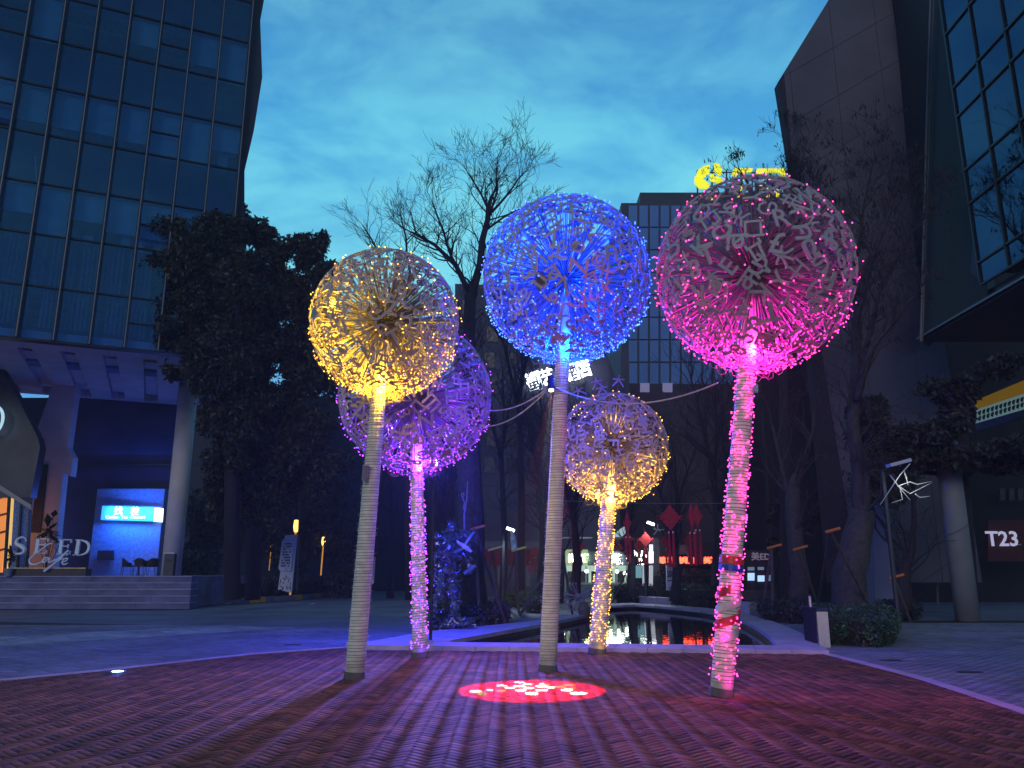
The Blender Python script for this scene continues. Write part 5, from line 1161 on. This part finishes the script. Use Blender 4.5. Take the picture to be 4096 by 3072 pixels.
# ------------------------------------------------------------------ dandelion light poles
glyph_m = mat('glyph_metal', (.43, .40, .42), .5, var=.1, scale=2)
chars = list("人大山木日土田中文王井口工") + list("AEFGHKLNRTXZY@&$?8359") + list("ЖДФЯЩδΩΣΨαβπ") + list("कखगअबमश") + list("あのやそカネラキ") + list("ขคฎ") + list("שמא") + ['§', '¥', '£', 'Ø']
GLY = []
for ch in chars:
    me = text_mesh(ch, glyph_m, size=1.0, depth=.03, bold=.012, res=2)
    if len(me.vertices) > 8:
        co = np.zeros(len(me.vertices) * 3); me.vertices.foreach_get('co', co); co = co.reshape(-1, 3)
        ext = max(np.ptp(co[:, 0]), np.ptp(co[:, 1])); co -= (co.max(0) + co.min(0)) / 2; co /= ext; me.vertices.foreach_set('co', co.ravel()); me.update(); me.name = 'glyph'
        GLY.append(me)
def bulb_mats(name, core, es):
    m = mat('bulb_' + name, (0, 0, 0), emit=core, es=es, sampling='NONE'); return m
def dandelion(name, base, ctr, rad, bulbc, es, lightc, label, lamp_w, seed, shaft_lit, nb, pr=.135, neck_w=None, wrap=True, collar=140, gtint=None, inner=()):
    rs = random.Random(seed); base = Vector(base); ctr = Vector(ctr); r = empty('dandelion_light', base, label, 'light sculpture', 'dandelion ball light poles')
    up = (ctr - base); H = up.length; ud = up.normalized(); neck = ctr - ud * rad * .98
    # pole: slightly bowed tube running up into the ball
    side = ud.orthogonal().normalized()
    pts = [base, base.lerp(ctr, .35) , base.lerp(ctr, .7), ctr]
    pole_pts = [base.lerp(ctr, t) for t in np.linspace(0, 1, 14)]
    MB().tube(pole_pts, [pr * (1.04 - .22 * t) for t in np.linspace(0, 1, 14)], 20).build('pole', pole_m, r, smooth=True)
    MB().tube([base, base + ud * .10], [pr * 1.16, pr * 1.12], 16).build('base_collar', mat('base_concrete', (.12, .11, .11), .9, bump=.8, bscale=25), r)
    # wound light cable
    o1 = side; o2 = ud.cross(o1); L = (neck - base).length; b = MB(); pitch = .045; n = int(L / pitch); wpts = []
    for i in range(n * 12):
        t = i / (n * 12); a = i / 12 * 2 * pi; rr = pr * (1.045 - .22 * t * L / H) + .004; wpts.append(base + ud * (.14 + (L - .14) * t + .006 * sin(a * .37)) + (o1 * cos(a) + o2 * sin(a)) * rr)
    b.tube(wpts, .0048, 3); b.build('wound_cable', wire_m, r)
    # tucked bare socket stubs on the unlit shafts / bulbs on the lit ones
    bulbs = []
    if shaft_lit:
        for i in range(shaft_lit):
            t = rs.uniform(.02, 1) ** .95; a = rs.uniform(0, 2 * pi); rr = pr * (1.1 - .22 * t) + rs.uniform(.008, .03); bulbs.append(base + ud * (.08 + (L - .08) * t) + (o1 * cos(a) + o2 * sin(a)) * rr)
    stub = MB()
    for i in range(0 if shaft_lit else 420):
        t = rs.random(); a = rs.uniform(0, 2 * pi); rr = pr * (1.06 - .22 * t); p = base + ud * (.05 + (L - .05) * t) + (o1 * cos(a) + o2 * sin(a)) * rr; q = p + (o1 * cos(a) + o2 * sin(a)) * rs.uniform(.015, .035) + Vector((0, 0, rs.uniform(-.02, .02))); stub.tube([p, q], .0035, 3)
    if not shaft_lit: stub.build('unlit_bulbs', pale_wire_m, r)['kind'] = 'stuff'
    # hub and rods
    b = MB(); b.ico(ctr, rad * .07); b.build('hub', metal_m, r)
    NRD = 300; rodme = MB().tube([(0, 0, rad * .05), (0, 0, rad * .96)], .0092, 5).mesh('rod', metal_m)
    for i in range(NRD):
        z = 1 - 2 * (i + .5) / NRD; ph = i * 2.399963 + rs.uniform(-.06, .06); z = max(-.999, min(.999, z + rs.uniform(-.02, .02))); q = (1 - z * z) ** .5
        dr = Vector((q * cos(ph), q * sin(ph), z))
        if dr.dot(-ud) > .965: continue
        rot = Vector((0, 0, 1)).rotation_difference(dr)
        ro = place('rod', rodme, r, ctr, rot); g = bpy.data.objects.new('glyph', rs.choice(GLY)); COL.objects.link(g); g.parent = ro; g.location = (0, 0, rad * .965)
        g.rotation_euler = (0, 0, rs.uniform(0, 2 * pi)); sc = rad * rs.uniform(.17, .205); g.scale = (sc, sc, sc)
    xb = MB()
    for i in range(170):
        z = rs.uniform(-1, .5); ph = rs.uniform(0, 2 * pi); q = (1 - z * z) ** .5; dr = Vector((q * cos(ph), q * sin(ph), z))
        if dr.dot(-ud) < .96: xb.tube([ctr + dr * rad * .06, ctr + dr * rad * rs.uniform(.9, .97)], .0085, 3)
    xb.build('inner_rods', metal_m, r)['kind'] = 'stuff'
    # strings of bulbs over the ball
    sur = []
    for i in range(nb):
        u_ = rs.random()
        if u_ < .45: z = rs.uniform(-1, 1)
        elif u_ < .88: z = -rs.uniform(.35, 1)
        else: z = -rs.uniform(.75, 1)
        ph = rs.uniform(0, 2 * pi); q = (1 - z * z) ** .5; sur.append(ctr + Vector((q * cos(ph), q * sin(ph), z)) * rad * rs.uniform(.985, 1.02))
    for i in range(collar):
        a = rs.uniform(0, 2 * pi); rr = rad * abs(rs.gauss(0, .22)) + pr; z = -rad * (.86 + .10 * rs.random()) + rr * .25
        sur.append(ctr + ud * z + (o1 * cos(a) + o2 * sin(a)) * rr)
    # wires between neighbouring bulbs
    A_ = np.array([tuple(p) for p in sur]); wb_ = MB()
    for i in range(0, len(sur), 1):
        dd = np.linalg.norm(A_ - A_[i], axis=1); j = np.argsort(dd)[rs.choice([1, 2, 3])]
        if dd[j] < rad * .6:
            m_ = (sur[i] + sur[j]) / 2 + Vector((rs.gauss(0, .02), rs.gauss(0, .02), -rs.random() * .03)); wb_.tube([sur[i], m_, sur[j]], .003, 3, cap=False)
    for i in range(26):          # slack loops round the neck
        a = rs.uniform(0, 2 * pi); p = ctr + ud * (-rad * .93) + (o1 * cos(a) + o2 * sin(a)) * rad * rs.uniform(.12, .35)
        wb_.tube([p + Vector((rs.uniform(.04, .09) * cos(t) * 1.2, rs.uniform(.0, .02), rs.uniform(.06, .10) * sin(t) - .06)) for t in np.linspace(0, 2 * pi, 8)], .004, 3, cap=False)
    wb_.build('string_wire', wire_m if not gtint else gtint, r)['kind'] = 'stuff'
    bulbs += sur
    br = .0105; bm = bulb_mats(name, bulbc, es)
    camp = Vector((0, 0, HC)); bulbs.sort(key=lambda p: (p - camp).length)
    one = MB().ico((0, 0, 0), br).mesh('bulb', bm)
    for p in bulbs[:300]: place('bulb', one, r, p)
    b = MB()
    for p in bulbs[300:]: b.ico(p, br)
    b.build('far_bulbs', bm, r)['kind'] = 'stuff'
    # the strings' own light
    def lamp(p, w, sz=.05, col=lightc):
        l = bpy.data.lights.new('string_glow', 'POINT'); l.energy = w; l.color = col; l.shadow_soft_size = sz; lo = bpy.data.objects.new('string_glow', l); COL.objects.link(lo); lo.location = p
    fx, fy_ = Vector((1, 0, 0)), Vector((0, -1, 0))
    lamp(ctr - ud * rad * .86 + fy_ * .22 + fx * .1, lamp_w * .5); lamp(ctr - ud * rad * .8 - fy_ * .25 - fx * .15, lamp_w * .35)
    for (dx, dz, w_) in inner: lamp(ctr + Vector((dx * rad, -.45 * rad, dz * rad)), lamp_w * w_, .04)
    if shaft_lit:
        for k_i, t in enumerate((.04, .17, .31, .45, .59, .73, .87)): lamp(base + ud * L * t + Vector(((-1) ** k_i * .10, -(pr + .12), 0)), lamp_w * .0032 * (L / 4), .02)
    return r, ud, L
B = dict(yel=G(1417, 2715), pur=G(1680, 2630), blu=G(2190, 2685), sy=G(2388, 2615), pnk=G(2885, 2785))
def CT(k, px, py): return P(px, py, B[k].y)
def RD(k, rpx):
    y = B[k].y; return rpx * (y * c_ + 4 * s_) / F
dandelion('yellow', B['yel'], CT('yel', 1540, 1290), RD('yel', 302), (1, .45, .04), 5.5, (1, .56, .02), 'large warm yellow ball of metal characters on a leaning unlit pole, left of the others', 360, 1, 0, 560, collar=420, inner=((-.6, .1, .16), (-.5, -.35, .16)))
dandelion('purple', B['pur'], CT('pur', 1662, 1585), RD('pur', 308), (.34, .05, 1), 7, (.17, .02, 1), 'purple lit ball of metal characters half behind the large yellow one', 430, 2, 420, 430, collar=240, inner=((.5, -.2, .06),))
dandelion('blue', B['blu'], CT('blu', 2265, 1115), RD('blu', 347), (.05, .16, 1), 8, (.0, .03, 1), 'blue lit ball of metal characters, the tallest, on an unlit wrapped pole', 900, 3, 0, 800, collar=120, inner=((-.6, .2, .16), (.6, .15, .12), (0, .6, .12), (0, -.2, .12)))
dandelion('small_yellow', B['sy'], CT('sy', 2450, 1790), RD('sy', 221), (1, .47, .06), 5.5, (1, .50, .05), 'small low yellow ball of metal characters on a light covered pole', 190, 4, 420, 420, pr=.15, collar=150, inner=((-.4, -.5, .13), (.45, -.45, .13), (0, .4, .05)))
sy_ = bpy.data.objects['dandelion_light.003']; syc = CT('sy', 2450, 1790)
for px, py in ((2318, 1570), (2388, 1536), (2408, 1562), (2474, 1528)):
    e2 = P(px, py, B['sy'].y - .15); dr = (e2 - syc); Lr = dr.length; dr = dr.normalized()
    ro = place('long_rod', MB().tube([(0, 0, .6), (0, 0, Lr - .05)], .007, 5).mesh('long_rod', metal_m), sy_, syc, Vector((0, 0, 1)).rotation_difference(dr))
    me = text_mesh(R.choice('大人木文'), glyph_m, size=.26, depth=.008, bold=.004, res=1); g = place('glyph', me, ro, (0, 0, 0)); g.location = (0, 0, Lr); g.rotation_euler = (pi / 2, 0, R.uniform(-.3, .3))
dandelion('pink', B['pnk'], CT('pnk', 3015, 1095), RD('pnk', 395), (1, .04, .34), 7, (1, .01, .50), 'pink lit ball of metal characters on a pole covered in pink lights, at the right', 430, 5, 560, 620, pr=.135, collar=260)

# stickers and striped tape on the pink pole
pk = bpy.data.objects['dandelion_light.004'] if 'dandelion_light.004' in bpy.data.objects else None
pu = (CT('pnk', 3015, 1095) - B['pnk']); pH = pu.length; pu = pu.normalized()
def band(t0, t1, m, name, parent, r_=.158): 
    b = MB(); a, b_ = B['pnk'] + pu * t0, B['pnk'] + pu * t1; b.tube([a, a.lerp(b_, .5), b_], r_, 20); b.build(name, m, parent)
band(1.62, 1.72, mat('red_sticker', (.5, .03, .03), .4), 'red_band', pk); band(1.53, 1.605, mat('blue_sticker', (.02, .05, .45), .4), 'blue_band', pk)
o1 = pu.orthogonal().normalized(); o2 = pu.cross(o1)
for kk, (mm, off) in enumerate(((mat('red_tape', (.5, .02, .04), .5), 0), (mat('white_tape', (.6, .55, .55), .5), pi))):
    b = MB(); N = 60; vs = []; fs = []
    for i in range(N + 1):
        t = i / N; a = off + t * 2 * pi * 1.6; z = .68 + t * .62
        for dz in (-.055, .055): vs.append(B['pnk'] + pu * (z + dz) + (o1 * cos(a) + o2 * sin(a)) * .156)
        if i < N: k2 = 2 * i; fs.append((k2, k2 + 1, k2 + 3, k2 + 2))
    b.add(vs, fs); o = b.build('tape_stripe', mm, pk)
# projector lamps on the poles
def projector(p, label, lit, size=.1, tilt=(0, -.5, -1)):
    r = empty('projector_lamp', p, label, 'spotlight'); d = Vector(tilt).normalized(); p = Vector(p)
    MB().tube([p - d * size * 1.6, p + d * size * .9, p + d * size * 1.0], [size * .5, size * .55, size * .62], 12).build('housing', black_m if lit else metal_m, r)
    b = MB(); b.tube([p + d * size * 1.003, p + d * size * 1.02], size * .42, 12); b.build('lens', mat('proj_lens' + str(lit), (0, 0, 0), emit=(1, .85, .7) if lit else (.4, .4, .45), es=6 if lit else .3), r)  # the unlit lens carries a faint painted glow too
    MB().box(p.x, p.y + size * .8, p.z, size * .3, size * 1.2, size * .2).build('bracket', black_m, r)
    return p + d * size * 1.1
pp_ = P(2204, 1540, B['blu'].y - .20)
lens = projector(pp_, 'black projector lamp strapped to the blue pole, lighting the red circle', True, .11)
projector(P(1462, 1885, B['yel'].y - .2), 'silver unlit spotlight clamped on the large yellow pole', False, .09, (0.1, -.2, 1))
tg = G(2132, 2757)
gl = bpy.data.lights.new('projector_beam', 'SPOT'); gl.energy = 8500; gl.color = (1, 1, 1); gl.spot_blend = .04; gl.shadow_soft_size = .004
D_ = (tg - lens).length; gl.spot_size = 2 * math.atan(.97 / D_); glo = bpy.data.objects.new('projector_beam', gl); COL.objects.link(glo); glo.location = lens
dvec = tg - lens; zax = -dvec.normalized(); xax = Vector((0, 1, 0)).cross(zax).normalized(); yax = zax.cross(xax); glo.rotation_euler = Matrix((xax, yax, zax)).transposed().to_euler()
gl.use_nodes = True; lt = gl.node_tree; em = [n for n in lt.nodes if n.type == 'EMISSION'][0]
tcl = nn(lt, 'ShaderNodeTexCoord'); sx_ = nn(lt, 'ShaderNodeSeparateXYZ'); lt.links.new(tcl.outputs['Normal'], sx_.inputs[0])
def mth(op, a, b_=None):
    n = nn(lt, 'ShaderNodeMath', operation=op)
    for i, v in enumerate((a, b_)):
        if v is None: continue
        if isinstance(v, (int, float)): n.inputs[i].default_value = v
        else: lt.links.new(v, n.inputs[i])
    return n.outputs[0]
az = mth('ABSOLUTE', sx_.outputs['Z']); k_ = D_ / .97
gx = mth('MULTIPLY', mth('DIVIDE', sx_.outputs['X'], az), k_); gy = mth('MULTIPLY', mth('DIVIDE', sx_.outputs['Y'], az), k_)
def blobs(lst):
    acc = None
    for (x, y, a, b_) in lst:
        dx = mth('DIVIDE', mth('SUBTRACT', gx, x), a); dy = mth('DIVIDE', mth('SUBTRACT', gy, y), b_)
        d2 = mth('ADD', mth('MULTIPLY', dx, dx), mth('MULTIPLY', dy, dy)); m_ = mth('LESS_THAN', d2, 1.0)
        acc = m_ if acc is None else mth('MAXIMUM', acc, m_)
    return acc
def U2(x, y): return ((x - 1075) / 672, -(y - 520) / 115)      # crop pixels of the red circle -> unit disc
wl = [(950, 440, 62, 10), (780, 478, 60, 12), (1040, 462, 50, 11), (950, 486, 62, 12), (860, 505, 55, 12), (1150, 488, 50, 12), (1040, 508, 50, 12), (1240, 500, 50, 12), (960, 530, 50, 13), (1150, 530, 62, 12), (1060, 560, 60, 17), (1380, 528, 60, 15), (1460, 562, 80, 16), (570, 538, 60, 11), (690, 524, 36, 9), (1170, 460, 30, 7)]
yl = [(640, 560, 40, 14), (1200, 470, 50, 7), (1330, 495, 70, 8), (1440, 475, 70, 8), (1450, 512, 50, 5), (790, 535, 45, 8)]
wv = blobs([(*U2(x, y), a * .95 / 672, b_ * .85 / 115) for x, y, a, b_ in wl]); yv = blobs([(*U2(x, y), a / 672, b_ / 115) for x, y, a, b_ in yl])
m1 = nn(lt, 'ShaderNodeMix', data_type='RGBA'); m1.inputs[6].default_value = (1, .012, .012, 1); m1.inputs[7].default_value = (.95, 1.0, .15, 1); lt.links.new(yv, m1.inputs[0])
m2 = nn(lt, 'ShaderNodeMix', data_type='RGBA'); lt.links.new(m1.outputs[2], m2.inputs[6]); m2.inputs[7].default_value = (1.3, 4.6, 4.2, 1); lt.links.new(wv, m2.inputs[0])
lt.links.new(m2.outputs[2], em.inputs['Color'])
# bright flood lamp behind the purple pole, on an added mast, for its shadow
fp = P(1735, 1850, B['pur'].y + 3.0); fr = empty('flood_lamp', fp, 'white hot flood lamp on an added thin mast glaring beside the purple ball neck', 'spotlight')
MB().tube([(fp.x, fp.y + .16, 0), (fp.x, fp.y + .16, fp.z)], .035, 8).build('mast', dark_m, fr)
MB().box(fp.x, fp.y + .06, fp.z, .22, .1, .18).build('housing', black_m, fr); MB().box(fp.x, fp.y, fp.z, .16, .02, .13).build('lens', mat('flood_lens', (0, 0, 0), emit=(.8, .85, 1), es=25), fr)
l = bpy.data.lights.new('blue_back_fill', 'POINT'); l.energy = 1700; l.color = (.02, .02, 1); l.shadow_soft_size = .05; lo = bpy.data.objects.new('blue_back_fill', l); COL.objects.link(lo); lo.location = fp + Vector((0, .35, .05))  # added blue lamp behind the housing, tints haze and trees
l = bpy.data.lights.new('flood', 'SPOT'); l.energy = 3900; l.color = (.20, .17, 1); l.spot_size = radians(100); l.spot_blend = 1; l.shadow_soft_size = .16
lo = bpy.data.objects.new('flood', l); COL.objects.link(lo); lo.location = fp + Vector((-.04, -.03, 0)); lo.rotation_euler = ((G(1640, 3100) - fp)).to_track_quat('-Z', 'Y').to_euler()
# cables
cable(P(2180, 1562, B['blu'].y - .15), P(1960, 1642, B['pur'].y - .9), .10, 'upper pale cable from the blue pole to the purple ball'); cable(P(2180, 1568, B['blu'].y - .15), P(1930, 1707, B['pur'].y - .9), .15, 'lower pale cable from the blue pole to the purple ball')
cable(P(2225, 1552, B['blu'].y - .15), P(2870, 1532, B['pnk'].y + .1), .28, 'long sagging pale cable from the blue pole to the pink pole')
cable(P(1930, 1707, B['pur'].y - .9), P(1560, 1760, B['pur'].y - 1.0), .05, 'thin cable crossing the front of the purple ball', .006)
jb = empty('junction_box', P(2244, 1580, B['blu'].y - .1), 'small pale tag hanging beside the projector on the blue pole', 'tag'); MB().box(*P(2250, 1585, B['blu'].y - .1), .05, .02, .12).build('plate', mat('tag_red', (.5, .25, .25), .6), jb)
# glowing blue-white disc in the ground with a small lamp, and litter
ig = empty('glow_disc', G(470, 2688), 'glowing blue white disc in the ground at the edge of the left paving', 'light')
q = G(470, 2689); MB().lathe([(.12, 0), (.12, .012)], 16, (q.x, q.y, .002)).build('rim', steel_m, ig); MB().lathe([(.085, 0), (.07, .006)], 14, (q.x, q.y, .0145)).build('lens', mat('glow_disc_face', (0, 0, 0), emit=(.45, .65, 1), es=12), ig)
l = bpy.data.lights.new('inground_glow', 'POINT'); l.energy = 3; l.color = (.1, .2, 1); l.shadow_soft_size = .02; lo = bpy.data.objects.new('inground_glow', l); COL.objects.link(lo); lo.location = (q.x, q.y, .06)
for (x, y, lab) in ((905, 2418, 'white paper scrap lying by the yellow kerb stone'), (1246, 2418, 'pale paper scrap on the road near the island')):
    q = G(x, y); MB().add([(q.x - .2, q.y, .01), (q.x + .1, q.y - .1, .03), (q.x + .2, q.y + .1, .10), (q.x - .05, q.y + .15, .04)], [(0, 1, 2, 3)]).build('paper_scrap', white_m, label=lab, cat='litter')

cv = mat('iron_cover', (.03, .03, .035), .5, metal=.5)
for x, y, lab in ((3560, 2642, 'small dark iron cover set in the right pavement'), (3880, 2690, 'second iron cover farther right in the pavement'), (1170, 2580, 'iron drain cover in the left road near the stone edging')):
    q = G(x, y); MB().box(q.x, q.y, .006, .34, .16, .008).build('drain_cover', cv, label=lab, cat='cover')
lt_ = MB(); rl_ = random.Random(8)
for i in range(420):
    y = rl_.uniform(7, 24); x = rl_.uniform(-.66, .66) * y; a = rl_.uniform(0, 6.28); q = rl_.uniform(.012, .035)
    lt_.add([(x + q * cos(a), y + q * sin(a), .006), (x - q * .4 * sin(a), y + q * .4 * cos(a), .012), (x - q * cos(a), y - q * sin(a), .007), (x + q * .4 * sin(a), y - q * .4 * cos(a), .011)], [(0, 1, 2, 3)])
lt_.build('leaf_litter', mat('dry_leaf', (.12, .08, .05), .8, island=.6), kind='stuff', label='scattered dry leaf scraps on the paving')
# ------------------------------------------------------------------ haze
HZ = True
if HZ:
    hz = bpy.data.materials.new('haze'); hz.use_nodes = True; t = hz.node_tree; t.nodes.clear(); o_ = nn(t, 'ShaderNodeOutputMaterial'); pv = nn(t, 'ShaderNodeVolumePrincipled')
    pv.inputs['Density'].default_value = .0010; pv.inputs['Color'].default_value = (.85, .88, .95, 1); t.links.new(pv.outputs[0], o_.inputs['Volume'])
    MB().box(0, 45, 24, 120, 130, 51).build('haze', hz, kind='stuff', label='thin evening haze around the lights')
